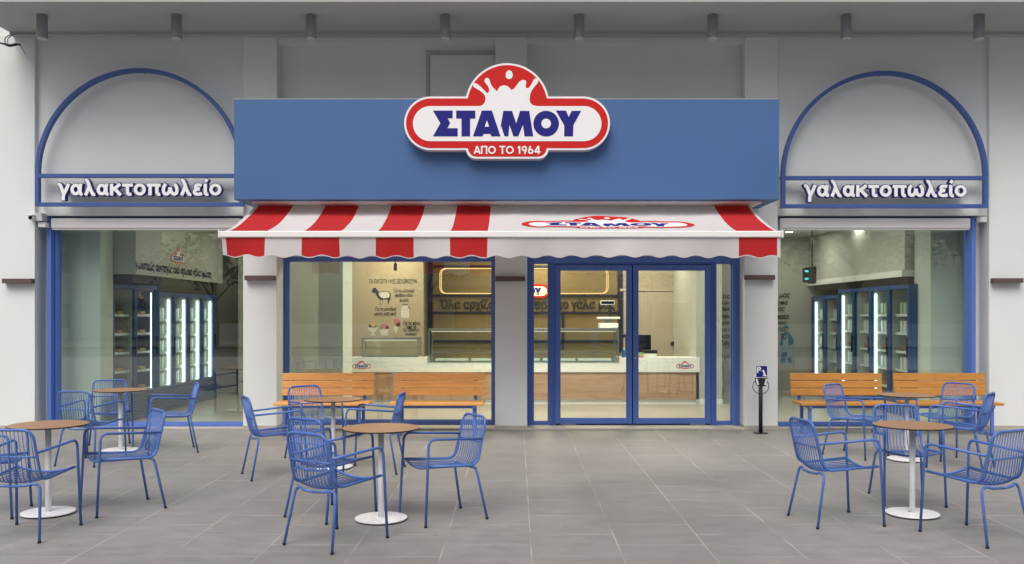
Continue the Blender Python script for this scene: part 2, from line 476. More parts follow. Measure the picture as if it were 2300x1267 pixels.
# ------------------------------------------------------------------ the dairy's emblem (outline in its own units)
def arc(cx, cy, r, a0, a1, n=24): return [(cx + r * math.cos(R(a0 + (a1 - a0) * i / n)), cy + r * math.sin(R(a0 + (a1 - a0) * i / n))) for i in range(n + 1)]
def emblem_outline(g):
    """g = inward offset; v runs downwards"""
    r = 266 - g
    top = 694 - r
    rd = 417.7 - g
    yc = 515
    dx = math.sqrt(max(0, rd ** 2 - (yc - top) ** 2))
    a = math.degrees(math.asin((yc - top) / rd))
    pts = arc(388, 694, r, 90, 270, 30)
    pts += arc(1147, yc, rd, 180 + a, 360 - a, 44)
    pts += arc(1902, 694, r, -90, 90, 30)
    bl, br_, bb, rr = 737 + g, 1557 - g, 1045 - g, 95 - g * .4
    pts += [(br_, 694 + r)] + arc(br_ - rr, bb - rr, rr, 0, 90, 8) + arc(bl + rr, bb - rr, rr, 90, 180, 8) + [(bl, 694 + r)]
    return pts
EMBLEM_WHITE = arc(384, 699, 174, 90, 270, 24) + [
    (700, 525), (880, 525), (905, 512), (925, 485), (932, 450), (925, 420), (900, 390), (860, 362), (820, 340), (806, 322), (808, 303), (825, 297),
    (850, 305), (880, 330), (915, 365), (948, 398), (963, 387), (968, 360), (955, 325), (930, 295), (920, 272), (927, 252), (945, 244), (965, 252),
    (975, 275), (985, 310), (1005, 340), (1030, 365), (1045, 378), (1060, 350), (1080, 328), (1110, 318), (1145, 325), (1170, 343), (1188, 366),
    (1215, 352), (1240, 320), (1265, 285), (1290, 267), (1315, 264), (1333, 275), (1335, 300), (1328, 330), (1338, 347), (1360, 343), (1380, 320),
    (1398, 285), (1415, 255), (1432, 247), (1450, 255), (1457, 275), (1450, 295), (1420, 330), (1390, 370), (1375, 410), (1368, 455), (1375, 490),
    (1400, 515), (1440, 525), (1600, 525)] + arc(1909, 699, 174, -90, 90, 24)
EMBLEM_LETTERS = [
    [(410, 570), (605, 570), (605, 645), (555, 645), (580, 693), (553, 745), (655, 745), (655, 825), (410, 825), (483, 695)],
    [(640, 570), (830, 570), (830, 648), (778, 648), (778, 825), (693, 825), (693, 648), (640, 648)],
    [(895, 570), (995, 570), (1080, 825), (990, 825), (978, 800), (912, 800), (900, 825), (807, 825)],
    [(1108, 573), (1195, 573), (1235, 695), (1275, 573), (1365, 573), (1405, 825), (1318, 825), (1303, 710), (1255, 825), (1208, 825), (1168, 710), (1158, 825), (1120, 825), (1083, 715)],
    arc(1533, 699, 127, 0, 350, 35),
    [(1630, 570), (1730, 570), (1757, 633), (1787, 573), (1880, 573), (1803, 715), (1800, 825), (1712, 825), (1712, 715)]]
EMBLEM_HOLES = [[(945, 668), (967, 730), (925, 730)], arc(1533, 699, 48, 0, 345, 23)]
EMBLEM_DROP = [(1166 + 35 * math.sin(t) * (1 - .12 * math.cos(t)), 213 - 44 * math.cos(t)) for t in [2 * math.pi * i / 20 for i in range(20)]]

def emblem(name, parent, fn, width, step, plate=None, split=True, dense=None):
    """fn(u metres right, v metres up, h metres out); origin at the emblem's middle"""
    k = width / 2046
    def f(u, v_, h): return fn((u - 1145) * k, (571 - v_) * k, h)
    t = step
    parts = [('emblem_ground', emblem_outline(20 if plate else 16), 'sign_red', 0, t), ('emblem_splash', EMBLEM_WHITE, 'sign_white', 0, 2 * t), ('emblem_drop', EMBLEM_DROP, 'sign_white', 0, 2 * t)]
    out = []
    def dens(mb):
        if not dense: return mb
        return mb
    if split:
        for nm, lp, mt, a, b in parts[:2]:
            mb = MB().prism(lp, f, a, b)
            if nm == 'emblem_splash': mb.prism(EMBLEM_DROP, f, 0, 2 * t).mesh(year_words(f, 2 * t, .08 * t))
            out.append(mb.build(nm, M[mt], parent))
        for i, lp in enumerate(EMBLEM_LETTERS):
            mb = MB().prism(lp, f, 0, 3 * t)
            if i == 2: mb.prism(EMBLEM_HOLES[0], f, 0, 3.6 * t, m=1)
            if i == 4: mb.prism(EMBLEM_HOLES[1], f, 0, 3.6 * t, m=1)
            out.append(mb.build('letter', [M['sign_blue'], M['sign_white']], parent))
        return out
    mb = MB()
    mb.prism(parts[0][1], f, 0, t, 0).prism(EMBLEM_WHITE, f, 0, 2 * t, 1).prism(EMBLEM_DROP, f, 0, 2 * t, 1)
    for lp in EMBLEM_LETTERS: mb.prism(lp, f, 0, 3 * t, 2)
    for lp in EMBLEM_HOLES: mb.prism(lp, f, 0, 3.6 * t, 1)
    mb.mesh(year_words(f, 2 * t, .08 * t), 1)
    return mb.build(name, [M['sign_red'], M['sign_white'], M['sign_blue']], parent)

# ------------------------------------------------------------------ ground
def sheet(name, x0, x1, y0, y1, z, m):
    mb = MB(); mb.quad((x0, y0, z), (x1, y0, z), (x1, y1, z), (x0, y1, z))
    o = mb.build(name, m); o["kind"] = 'structure'; return o
o = MB().box(-60, 60, -9, 12.9, -.15, 0).build('pavement', M['pavement']); o["kind"] = 'structure'
sheet('road', -60, 60, -20, -9, -.14, M['asphalt'])
sheet('ground', -200, 200, -160, 160, -.16, M['asphalt'])
o = MB().box(-60, 60, -30, -20, -.15, 0).build('far_pavement', M['far_paving']); o["kind"] = 'structure'

# ------------------------------------------------------------------ the building
YW, YS, YC = 12.40, 12.62, 12.75          # wall face, side window plane, centre window plane
SOF = 5.51
B = thing('shop_building', 'pale grey plastered shop building with a deep soffit, square pillars and big blue framed windows', 'building', (0, 12.6, 0))
B.location = (0, 0, 0)
PIL = [(-8.6, -6.708), (-3.807, -3.336), (-.298, .149), (3.18, 3.64), (6.585, 8.9)]
for a, b in PIL:
    bxo('pillar', M['plaster'], B, a, b, YW, 12.98, 0, SOF, bevel=.006)
    bxo('plinth', M['plinth'], B, a - .006, b + .006, YW - .012, 12.97, .0, .065, bevel=.003)
# side bay upper panels with lintels
for a, b in ((-6.708, -3.807), (3.64, 6.585)):
    bxo('wall', M['plaster'], B, a, b, 12.47, 12.97, 2.995, SOF)
    bxo('sill', M['plinth'], B, a + .001, b - .001, 12.45, 12.97, 0, .022, bevel=.003)
# centre bays
for a, b in ((-3.336, -.298), (.149, 3.18)):
    bxo('wall', M['plaster'], B, a, b, 12.60, 12.97, 2.44, 5.39)
    bxo('wall', M['plaster'], B, a, b, 12.43, 12.97, 5.39, SOF)
    bxo('sill', M['plinth'], B, a + .001, b - .001, 12.36, 12.97, 0, .030, bevel=.003)
# service hatch in the upper wall
hx0, hx1 = sx(957, 12.6), -.30
mb = MB().box(hx0, hx0 + .05, 12.575, 12.599, 3.9, 5.34).box(hx0 + .05, hx1, 12.575, 12.599, 5.29, 5.34)
mb.build('hatch_frame', M['soffit'], B, .003)
bxo('hatch', M['plaster'], B, hx0 + .062, hx1 - .02, 12.582, 12.599, 3.9, 5.278, bevel=.003)
# soffit slab with a shadow groove and a drop edge, and the wall above it
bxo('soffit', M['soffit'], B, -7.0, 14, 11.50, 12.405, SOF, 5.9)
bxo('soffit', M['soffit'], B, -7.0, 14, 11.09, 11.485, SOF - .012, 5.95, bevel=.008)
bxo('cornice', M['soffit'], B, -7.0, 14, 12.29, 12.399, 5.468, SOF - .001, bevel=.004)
bxo('wall', M['plaster'], B, -12, 14, 12.41, 12.99, SOF + .001, 9.5)
bxo('wall', M['plaster'], B, 8.9, 14, YW, 12.98, 0, SOF)
# room shell behind the glass
bxo('floor', M['room_floor'], B, -8.5, 8.5, 12.60, 18.3, .002, .018)
bxo('ceiling', M['room_ceiling'], B, -8.5, 8.5, 12.98, 18.3, 3.2, 3.4)
bxo('wall', M['room_wall'], B, -8.5, 8.5, 18.3, 18.6, 0, 3.4)
bxo('wall', M['room_wall'], B, -8.6, -8.5, 12.98, 18.6, 0, 3.4)
bxo('wall', M['room_wall'], B, 8.5, 8.6, 12.98, 18.6, 0, 3.4)
bxo('wall', M['room_wall'], B, -8.5, 8.5, 12.98, 13.06, 2.95, 3.2)
# inner columns and partitions
bxo('column', M['room_green'], B, -7.6, -6.07, 12.985, 13.4, .018, 3.2)
bxo('column', M['room_green'], B, 6.14, 7.6, 13.2, 13.75, .018, 3.2)
bxo('column', M['room_green'], B, -3.115, -2.73, 14.0, 14.8, .018, 3.2)
bxo('wall', M['room_wall'], B, 3.20, 3.66, 15.86, 18.3, .018, 3.2)
bxo('skirting', M['counter_white'], B, 3.26, 3.67, 15.845, 15.859, .018, .11)
bxo('wall', M['room_beige'], B, -3.25, -1.80, 17.2, 17.35, .018, 3.2)
bxo('wall', M['room_gold'], B, -1.80, 2.12, 18.22, 18.299, .018, 3.2)
bxo('wall', M['room_beige'], B, 2.12, 3.20, 18.20, 18.299, .018, 3.2)
bxo('wall', M['room_wall'], B, -5.5, -3.25, 17.6, 17.7, .018, 3.2)
# bulkheads over the fridges
bxo('bulkhead', M['room_wall'], B, -8.4, -5.74, 13.42, 17.4, 2.22, 3.2)
bxo('bulkhead', M['room_wall'], B, 6.0, 8.4, 13.76, 18.29, 2.30, 3.2)
bxo('lit_ledge', M['counter_white'], B, 5.96, 6.3, 13.77, 18.28, 2.20, 2.298)  # white colour stands in for the light caught by this strip
bxo('recess_shade', M['black'], B, -6.9, -5.80, 13.45, 17.04, 2.09, 2.219)  # black boxes paint in the shade of the gap above the fridges
bxo('recess_shade', M['black'], B, -6.3, -5.80, 14.40, 17.03, 1.985, 2.088)
bxo('recess_shade', M['black'], B, 6.06, 6.8, 13.78, 18.1, 2.09, 2.199)
# dark shelf frames on the gold back wall
mb = MB()
for z in (2.60, 2.00, 1.655): mb.box(-1.70, 2.12, 18.17, 18.219, z - .02, z + .02)
for x in (-1.80, 2.08): mb.box(x, x + .09, 18.16, 18.219, .85, 3.15)
mb.box(sx(1264, 18.2) - .02, sx(1264, 18.2) + .02, 18.172, 18.219, .9, 1.63)
mb.box(-1.70, 2.08, 18.172, 18.219, 1.05, 1.09)
mb.build('shelf_frame', M['print_navy'], B)
# back door
dr = bxo('door', M['door_beige'], B, sx(1400, 18.2), sx(1515, 18.2), 18.165, 18.199, .018, 2.08, bevel=.004)
mb = MB().box(sx(1515, 18.2) + .004, sx(1515, 18.2) + .045, 18.15, 18.199, .018, 2.14).box(sx(1392, 18.2), sx(1515, 18.2) + .045, 18.15, 18.199, 2.09, 2.14)
mb.build('door_frame', M['door_beige'], B)
MB().lathe([(.02, 0), (.02, .04), (.045, .05), (.05, .075), (.03, .09)], (sx(1510, 18.16), 18.165, 1.02), 16, M=Matrix.Rotation(R(90), 4, 'X')).build('handle', M['black_gloss'], dr)

def window(x0, x1, y, z0, z1, left=.05, right=.05, bottom=.05, top=.05, depth=.10):
    fr = MB()
    fr.box(x0, x0 + left, y, y + depth, z0, z1)
    fr.box(x1 - right, x1, y, y + depth, z0, z1)
    fr.box(x0 + left, x1 - right, y, y + depth, z0, z0 + bottom)
    fr.box(x0 + left, x1 - right, y, y + depth, z1 - top, z1)
    f = fr.build('window', M['frame'], B, .004)
    # inner bead
    bd = MB()
    i = .012
    X0, X1, Z0, Z1 = x0 + left, x1 - right, z0 + bottom, z1 - top
    bd.box(X0, X0 + i, y + .022, y + .08, Z0, Z1).box(X1 - i, X1, y + .022, y + .08, Z0, Z1)
    bd.box(X0 + i, X1 - i, y + .022, y + .08, Z0, Z0 + i).box(X0 + i, X1 - i, y + .022, y + .08, Z1 - i, Z1)
    bd.build('bead', M['frame'], f)
    MB().box(X0 + i, X1 - i, y + .045, y + .053, Z0 + i, Z1 - i).build('pane', M['glass'], f)
    return f
# side windows: deep blue jamb on the outer side, shutter boxes over the glass
wl = window(-6.708 + .105, -3.807, YS, .022, 2.995, .10, .045, .05, .06)
MB().box(-6.53, -3.86, YS - .13, YS - .002, 2.825, 2.960).build('shutter_box', M['white_bar'], wl, .006)
MB().box(-6.53, -3.86, YS - .11, YS - .02, 2.800, 2.825).build('shutter_rail', M['white_bar'], wl, .004)
MB().box(-6.603, -6.545, YS - .10, YS - .001, .022, 2.99).build('guide_rail', M['frame'], wl, .004)
wr = window(3.64, 6.585 - .09, YS, .022, 2.995, .045, .10, .05, .06)
MB().box(3.70, 6.37, YS - .13, YS - .002, 2.825, 2.960).build('shutter_box', M['white_bar'], wr, .006)
MB().box(3.70, 6.37, YS - .11, YS - .02, 2.800, 2.825).build('shutter_rail', M['white_bar'], wr, .004)
MB().box(6.40, 6.46, YS - .10, YS - .001, .022, 2.99).build('guide_rail', M['frame'], wr, .004)
wc = window(-3.336, -.298, YC, .030, 2.44, .062, .05, .06, .06)
# entrance: outer frame, sidelights, two door leaves
x0, x1 = .149, 3.18
ef = MB()
ef.box(x0, x0 + .09, YC - .06, YC + .08, .030, 2.44).box(x1 - .10, x1, YC - .06, YC + .08, .030, 2.44)
ef.box(x0 + .09, x1 - .10, YC - .06, YC + .08, 2.35, 2.44)
ef.box(.46, .545, YC - .03, YC + .07, .030, 2.35).box(2.785, 2.855, YC - .03, YC + .07, .030, 2.35)
ef.box(.545, 2.785, YC - .01, YC + .07, 2.325, 2.35)
for sgn, xx in ((1, x0 + .03), (1, x0 + .06), (1, x1 - .05), (1, .50), (1, 2.82)):
    ef.box(xx, xx + .012, YC - .072, YC - .06 if xx < .3 or xx > 3 else YC - .03, .030, 2.345)
MB().box(1.6525, 1.6655, YC - .005, YC + .025, .05, 2.32).box(.5455, .5505, YC - .005, YC + .025, .05, 2.32).box(2.7795, 2.7845, YC - .005, YC + .025, .05, 2.32).box(.5455, 2.7845, YC - .005, YC + .025, 2.3185, 2.3245).box(.552, 2.778, YC + .001, YC + .025, .031, .0475).build('gap_blocker', M['rubber'], B)  # black strips added behind the door gaps to block room light
ef.build('door_frame', M['frame'], B, .003)
for a, b in ((x0 + .09, .46), (2.855, x1 - .10)):
    sl = MB()
    sl.box(a, b, YC, YC + .06, .03, .085).box(a, b, YC, YC + .06, 2.335, 2.349)
    sl.box(a, a + .012, YC, YC + .06, .085, 2.335).box(b - .012, b, YC, YC + .06, .085, 2.335)
    s_ = sl.build('sidelight', M['frame'], B, .003)
    MB().box(a + .0121, b - .0121, YC + .02, YC + .028, .085, 2.335).build('pane', M['glass'], s_)
for a, b in ((.551, 1.652), (1.666, 2.779)):
    lf = MB(); z0, z1, s = .048, 2.318, .068
    lf.box(a, a + s, YC - .03, YC + .03, z0, z1).box(b - s, b, YC - .03, YC + .03, z0, z1)
    lf.box(a + s, b - s, YC - .03, YC + .03, z0, z0 + s).box(a + s, b - s, YC - .03, YC + .03, z1 - s, z1)
    d = lf.build('door', M['frame'], B, .004)
    i = .013
    bd = MB().box(a + s, a + s + i, YC - .012, YC + .02, z0 + s, z1 - s).box(b - s - i, b - s, YC - .012, YC + .02, z0 + s, z1 - s)
    bd.box(a + s + i, b - s - i, YC - .012, YC + .02, z0 + s, z0 + s + i).box(a + s + i, b - s - i, YC - .012, YC + .02, z1 - s - i, z1 - s)
    bd.build('bead', M['frame'], d)
    MB().box(a + s + i, b - s - i, YC - .002, YC + .006, z0 + s + i, z1 - s - i).build('pane', M['glass'], d)
    hx = a + .03 if a > 1 else b - .03
    if a > 1: MB().tube([(hx, YC - .031, .99), (hx, YC - .045, .99)], .016, 12).build('lock', M['steel'], d)
    px_ = b - .30 if a > 1 else a + .08
    MB().box(px_, px_ + .22, YC - .034, YC + .034, .033, .050).build('pivot_hinge', M['grey_metal'], d, .002)

# ------------------------------------------------------------------ fascia box
F = thing('fascia_box', 'large plain blue fascia box over the entrance, carrying the red and white sign', 'fascia')
bxo('box', M['fascia'], F, -3.633, 3.378, 11.45, 12.399, 3.085, 4.377, bevel=.006)
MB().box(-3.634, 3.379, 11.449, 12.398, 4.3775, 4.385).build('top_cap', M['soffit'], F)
MB().box(-3.45, 3.2, 11.60, 12.39, 3.060, 3.084).build('underside', M['white_bar'], F)

# ------------------------------------------------------------------ big emblem sign
S = thing('shop_sign', 'red, white and blue illuminated shop sign reading ΣΤΑΜΟΥ on the blue fascia box', 'sign')
KS = 11.30 / 2000 / 4.423
cxs, czs = sx(880 + 1145 / 4.423, 11.3), sz(120 + 571 / 4.423, 11.3)
fs = lambda u, v_, h: Vector((cxs + u, 11.30 - h, czs + v_))
kk = 2046 * KS / 2046
MB().prism(emblem_outline(0), lambda u, v_, h: fs((u - 1145) * kk, (571 - v_) * kk, h), -.149, 0, 0, 1).build('case', [M['sign_white'], M['grey_plastic']], S)
emblem('emblem', S, fs, 2046 * KS, .004, plate=True)

# ------------------------------------------------------------------ arches with their word signs
def arch(label, xc, half, ztop, zbar, zbot, y, right_word, word_label):
    A = thing('arch_frame', label, 'arch frame', (xc, y, zbot))
    t, d = .053, .072
    f = MB()
    f.box(-half, -half + t, 0, d, 0, zbar - zbot).box(half - t, half, 0, d, 0, zbar - zbot)
    f.box(-half + t, half - t, 0.002, d - .002, 0, t).box(-half + t, half - t, 0.002, d - .002, zbar - zbot - t, zbar - zbot)
    f.build('word_panel_frame', M['arch'], A, .003)
    # half ring
    g = MB(); n = 64
    ra, rb = half, half - t
    hz = zbar - zbot + .001
    zs = (ztop - zbar) / half
    for i in range(n):
        a0, a1 = math.pi * i / n, math.pi * (i + 1) / n
        P = lambda r, a, yy: (r * math.cos(a), yy, hz + (r if r == ra else r) * math.sin(a) * zs)
        for q in (((ra, a0, 0), (ra, a1, 0), (rb, a1, 0), (rb, a0, 0)), ((ra, a0, d), (rb, a0, d), (rb, a1, d), (ra, a1, d)),
                  ((ra, a0, 0), (ra, a0, d), (ra, a1, d), (ra, a1, 0)), ((rb, a0, 0), (rb, a1, 0), (rb, a1, d), (rb, a0, d))):
            g.quad(*[P(*k) for k in q])
    g.build('arch', M['arch'], A)
    # stand-off pins back to the wall
    pn = MB()
    for (u, zz) in ((-half + .03, .03), (half - .03, .03), (-half + .03, hz), (half - .03, hz), (0, hz + (ztop - zbar) - .026)):
        pn.tube([(u, d - .01, zz), (u, 12.469 - y, zz)], .008, 8)
    pn.build('bracket', M['grey_metal'], A)
    return A
ya = 12.27
arch('blue metal half round arch frame above the window beside the security camera', sx(312, ya), 234 * ya / 2000, sz(153, ya), sz(390, ya), sz(463, ya), ya, None, None)
arch('blue metal half round arch frame above the window behind the pair of darker benches', sx(1988, ya), 232 * ya / 2000, sz(159, ya), sz(395, ya), sz(467, ya), ya, None, None)

GLYPH = {   # advance, strokes (x-height = 1)
 'γ': (1.02, [[(.02, .90), (.14, .93), (.25, .82), (.37, .5), (.50, .10)], [(.90, .99), (.70, .5), (.50, .06), (.46, -.15), (.46, -.42)]]),
 'α': (1.06, [('ring', .44, .5, .285, .365), [(.84, .99), (.79, .70), (.775, .42), (.80, .16), (.97, .09)]]),
 'λ': (1.00, [[(.10, 1.27), (.23, 1.28), (.34, 1.12), (.55, .5), (.70, .16), (.80, .08), (.92, .09)], [(.45, .82), (.32, .42), (.15, .01)]]),
 'κ': (.99, [[(.16, .0), (.16, .99)], [(.20, .46), (.50, .66), (.84, .97)], [(.34, .58), (.58, .36), (.88, .01)]]),
 'τ': (.90, [[(.02, .87), (.86, .87)], [(.42, .85), (.42, .35), (.47, .14), (.58, .09), (.74, .11)]]),
 'ο': (1.04, [('ring', .50, .5, .345, .375)]),
 'π': (1.18, [[(.02, .87), (1.12, .87)], [(.28, .85), (.28, .01)], [(.82, .85), (.82, .32), (.87, .13), (.95, .09), (1.08, .11)]]),
 'ω': (1.44, [[(.36, .96), (.22, .78), (.155, .5), (.19, .24), (.32, .12), (.48, .15), (.62, .34), (.68, .68)], [(1.02, .96), (1.16, .78), (1.225, .5), (1.19, .24), (1.06, .12), (.90, .15), (.76, .34), (.70, .68)]]),
 'ε': (.86, [[(.74, .84), (.54, .895), (.34, .86), (.26, .72), (.36, .58), (.60, .545)], [(.58, .52), (.32, .48), (.17, .33), (.21, .17), (.40, .10), (.60, .11), (.78, .17)]]),
 'ί': (.47, [[(.17, .99), (.17, .35), (.21, .14), (.29, .09), (.42, .10)], [(.32, 1.38), (.17, 1.14)]])}
def word_sign(label, px0, px1, pyb, pyt, y=12.29):
    """thirteen raised letters, each a mesh: blue body with a white face"""
    W = thing('word_sign', label, 'sign', (sx((px0 + px1) / 2, y), y, sz(pyb, y)), group='raised word signs under the arches')
    wd, hh = (px1 - px0) * y / 2000, (pyb - pyt) * y / 2000
    ox = -wd / 2
    fn = lambda u, v_, h: Vector((ox + u, -h, v_))
    total = 13.02
    kx, ky = wd / total, hh / 1.84
    x = 0.0
    for ch in "γαλακτοπωλείο":
        adv, strokes = GLYPH[ch]
        mb = MB()
        for q, st in enumerate(strokes):
            cl = st[0] == 'ring'
            if cl: base = [(st[1] + st[3] * math.cos(2 * math.pi * i / 28), st[2] + st[4] * math.sin(2 * math.pi * i / 28)) for i in range(28)]
            else: base = curve2(st)
            for wid, m, ha, hb, ext in ((.37, 0, -.035, .034, .05), (.262, 1, .0345, .0385, 0)):
                ribbon(mb, base, wid, lambda u, v_, h: fn((x + .03 + u) * kx, (v_ + .46) * ky, h), ha - .0004 * q, hb - .0004 * q, m, cl, ext)
        mb.build('letter', [M['letter_blue'], M['letter_white']], W)
        x += adv
    rl = MB().box(-wd / 2 + .05, wd / 2 - .05, .036, 12.468 - y, hh * .36, hh * .40)
    rl.build('mounting_rail', M['white_metal'], W)
    return W
word_sign('raised white γαλακτοπωλείο letters with blue edges, in the arch beside the security camera', 131, 499, 452, 403)
word_sign('raised white γαλακτοπωλείο letters with blue edges, in the arch above the darker benches', 1803, 2168, 455, 406)

# ------------------------------------------------------------------ awning
AW = thing('awning', 'red and white striped folding awning with a scalloped valance over the entrance', 'awning')
AX0, AX1, AYF, AYR, AZF, AZR = -3.50, 3.135, 10.60, 11.92, 2.595, 3.072
RED = [(-3.45, -2.985), (-2.55, -2.105), (-1.67, -1.222), (-.79, -.343), (2.64, 3.095)]
def fab(x, t):
    """t = 0 at the wall, 1 at the front bar"""
    y = AYR + (AYF - AYR) * t
    sag =   .058 * 4 * t * (1 - t) * (1 - .25 * math.cos((x + .2) * 1.9) * .4)
    z = AZR + (AZF - AZR) * t - sag + .004 * math.sin(x * 7.3 + t * 5) * (4 * t * (1 - t)) + .003 * math.sin(x * 17 + 9 * t) * t * (1 - t) * 4
    return Vector((x, y, z))
xs = sorted(set([AX0, AX1] + [e for r_ in RED for e in r_]))
grid = []
for a, b in zip(xs, xs[1:]):
    n = max(1, round((b - a) / .11)); grid += [a + (b - a) * i / n for i in range(n)]
grid.append(AX1)
def is_red(x): return any(a <= x <= b for a, b in RED)
mb = MB(); NT = 26
for xa, xb in zip(grid, grid[1:]):
    mi = 1 if is_red((xa + xb) / 2) else 0
    for j in range(NT):
        t0, t1 = j / NT, (j + 1) / NT
        mb.quad(fab(xa, t0), fab(xa, t1), fab(xb, t1), fab(xb, t0), mi, True)
canopy = mb.build('canopy', [M['cloth_white'], M['cloth_red']], AW)
# emblem printed on the canopy, cut fine enough to follow the sag
def canopy_print():
    mbp = MB(); Wd, Lg = sx(1560, 11.0) - sx(1170, 11.0), 1.0
    def flat(u, v_, h): return Vector((u, v_, h))
    k = 1 / 2046
    f = lambda u, v_, h: Vector(((u - 1145) * k, (571 - v_) / 948, h))
    lay = [(emblem_outline(0), 0), (EMBLEM_WHITE, 1), (EMBLEM_DROP, 1)] + [(l, 2) for l in EMBLEM_LETTERS] + [(l, 1) for l in EMBLEM_HOLES]
    H = [1, 2, 2] + [3] * 6 + [4, 4]
    bm = bmesh.new()
    for (lp, mi), h in zip(lay, H):
        vs = [bm.verts.new(f(u, v_, h)) for u, v_ in lp]
        for t in tessellate_polygon([[Vector((u, v_, 0)) for u, v_ in lp]]):
            try:
                fc = bm.faces.new([vs[i] for i in t]); fc.material_index = mi
            except ValueError: pass
    V, Fc = year_words(f, 2, .1, 800, 1490, 1012, 912)
    vs = [bm.verts.new(p) for p in V]
    for t in Fc:
        try:
            fc = bm.faces.new([vs[i] for i in t]); fc.material_index = 1
        except ValueError: pass
    for i in range(1, 20):
        bmesh.ops.bisect_plane(bm, geom=bm.verts[:] + bm.edges[:] + bm.faces[:], plane_co=(0, -.5 + i / 20, 0), plane_no=(0, 1, 0))
        bmesh.ops.bisect_plane(bm, geom=bm.verts[:] + bm.edges[:] + bm.faces[:], plane_co=(-.5 + i / 20, 0, 0), plane_no=(1, 0, 0))
    xc_, w_ = sx(1365, 11.15), 390 * 11.1 / 2000
    for v_ in bm.verts:
        u, vv, h = v_.co
        x = xc_ + u * w_
        t = .535 - vv * .49
        p = fab(x, t)
        v_.co = p + Vector((0, -.35, .94)) * (.003 + .0016 * h)
    bmesh.ops.recalc_face_normals(bm, faces=bm.faces[:])
    me = bpy.data.meshes.new('printed_emblem'); bm.to_mesh(me); bm.free()
    for mt in ('sign_red', 'sign_white', 'sign_blue'): me.materials.append(M[mt])
    o = bpy.data.objects.new('printed_emblem', me); C.objects.link(o); o.parent = canopy
canopy_print()
# front bar, valance, hems, roller, folding arms
MB().box(AX0 - .025, AX1 + .01, AYF - .055, AYF + .03, AZF - .073, AZF + .004).build('front_bar', M['white_bar'], AW, .012)
for x in (AX0 - .036, AX1 + .012):
    MB().box(x, x + .018, AYF - .058, AYF + .033, AZF - .078, AZF + .015).build('end_cap', M['white_bar'], AW, .004)
mb = MB(); NV = 10
vg = []
xa = grid[0]
for xa, xb in zip(grid, grid[1:]):
    n = max(1, round((xb - xa) / .03)); vg += [xa + (xb - xa) * i / n for i in range(n)]
vg.append(AX1)
def val(x, t):
    zb = 2.294 + .016 * math.cos(2 * math.pi * (x - AX0) / .297) + .006 * math.sin(x * 1.3)
    zt = AZF - .072
    off = (.020 * math.sin(x * 3.1 + .6) + .010 * math.sin(x * 8.7)) * t + .012 * t
    return Vector((x + .006 * math.sin(x * 5) * t, AYF - .03 + off, zt + (zb - zt) * t))
for xa, xb in zip(vg, vg[1:]):
    mi = 1 if is_red((xa + xb) / 2) else 0
    for j in range(NV):
        m_ = mi if j < NV - 1 else 0
        t0, t1 = j / NV * 1.0, (j + 1) / NV
        if j == NV - 1: t0, t1 = .955, 1.0
        elif j == NV - 2: t1 = .955
        mb.quad(val(xa, t0), val(xa, t1), val(xb, t1), val(xb, t0), m_, True)
mb.build('valance', [M['cloth_white'], M['cloth_red']], AW)
MB().tube([(AX0 + .04, 12.12, 3.03), (AX1 - .04, 12.12, 3.03)], .045, 16).build('roller', M['white_bar'], AW)
for x in (-2.6, -.2, 2.2):
    MB().box(x - .04, x + .04, 12.12, 12.398, 2.98, 3.045).build('bracket', M['white_bar'], AW, .004)
for sg, xa in ((1, -2.9), (-1, 2.5)):
    MB().tube([(xa, 12.25, 2.93), (xa + sg * .55, 11.45, 2.70), (xa - sg * .2, AYF + .02, 2.545)], .022, 10).build('folding_arm', M['white_bar'], AW)

# ------------------------------------------------------------------ ceiling downlights under the soffit
def make_downlight():
    t = thing('downlight', '', 'downlight')
    MB().lathe([(.066, 0.012), (.068, .016), (.068, .305), (.060, .309), (.060, .318)], seg=28).build('housing', M['grey_metal'], t)
    MB().lathe([(.050, 0.006), (.060, 0), (.064, .002), (.064, .0115)], seg=28).build('lens', M['lens'], t)
    return t
dl = make_downlight()
for i, px in enumerate((94.5, 396.5, 698.5, 1000, 1301, 1601, 1900.5, 2199.5)):
    w_ = ('above the wall by the security camera', 'above the first arch frame', 'beside the first arch, above the dark recessed wall', 'above the wall hatch beside the shop sign',
          'just past the shop sign dome', 'over the plain end of the fascia box', 'above the arch over the darker benches', 'at the end above the last pillar')[i]
    lab = 'grey tube downlight under the soffit ' + w_
    loc = (sx(px, 11.6), 11.60, SOF - .318)
    o = dl if i == 0 else dup(dl, loc, 0)
    o.location = loc
    tag(o, lab, 'downlight', 'downlights under the soffit')

# ------------------------------------------------------------------ wall lights
def make_wall_light():
    t = thing('wall_light', '', 'wall light')
    MB().box(-.205, .205, -.10, -.004, -.032, .032).build('housing', M['brown_metal'], t, .003)
    MB().box(-.12, .12, -.004, 0, -.025, .025).build('mounting_plate', M['grey_metal'], t)
    return t
wl_ = make_wall_light()
for i, (px, py, lab) in enumerate(((37, 631, 'slim brown wall light below the security camera'), (582, 624, 'slim brown wall light on the pillar at the striped end of the awning'),
                                   (1146, 626, 'slim brown wall light on the pillar between the big window and the doors'), (1708, 623, 'slim brown wall light above the dog parking post'),
                                   (2266, 630, 'slim brown wall light on the pillar past the darker benches'))):
    loc = (sx(px, YW - .1), YW, sz(py, YW - .1))
    o = wl_ if i == 0 else dup(wl_, loc, 0)
    o.location = loc
    tag(o, lab, 'wall light', 'brown wall lights on the pillars')

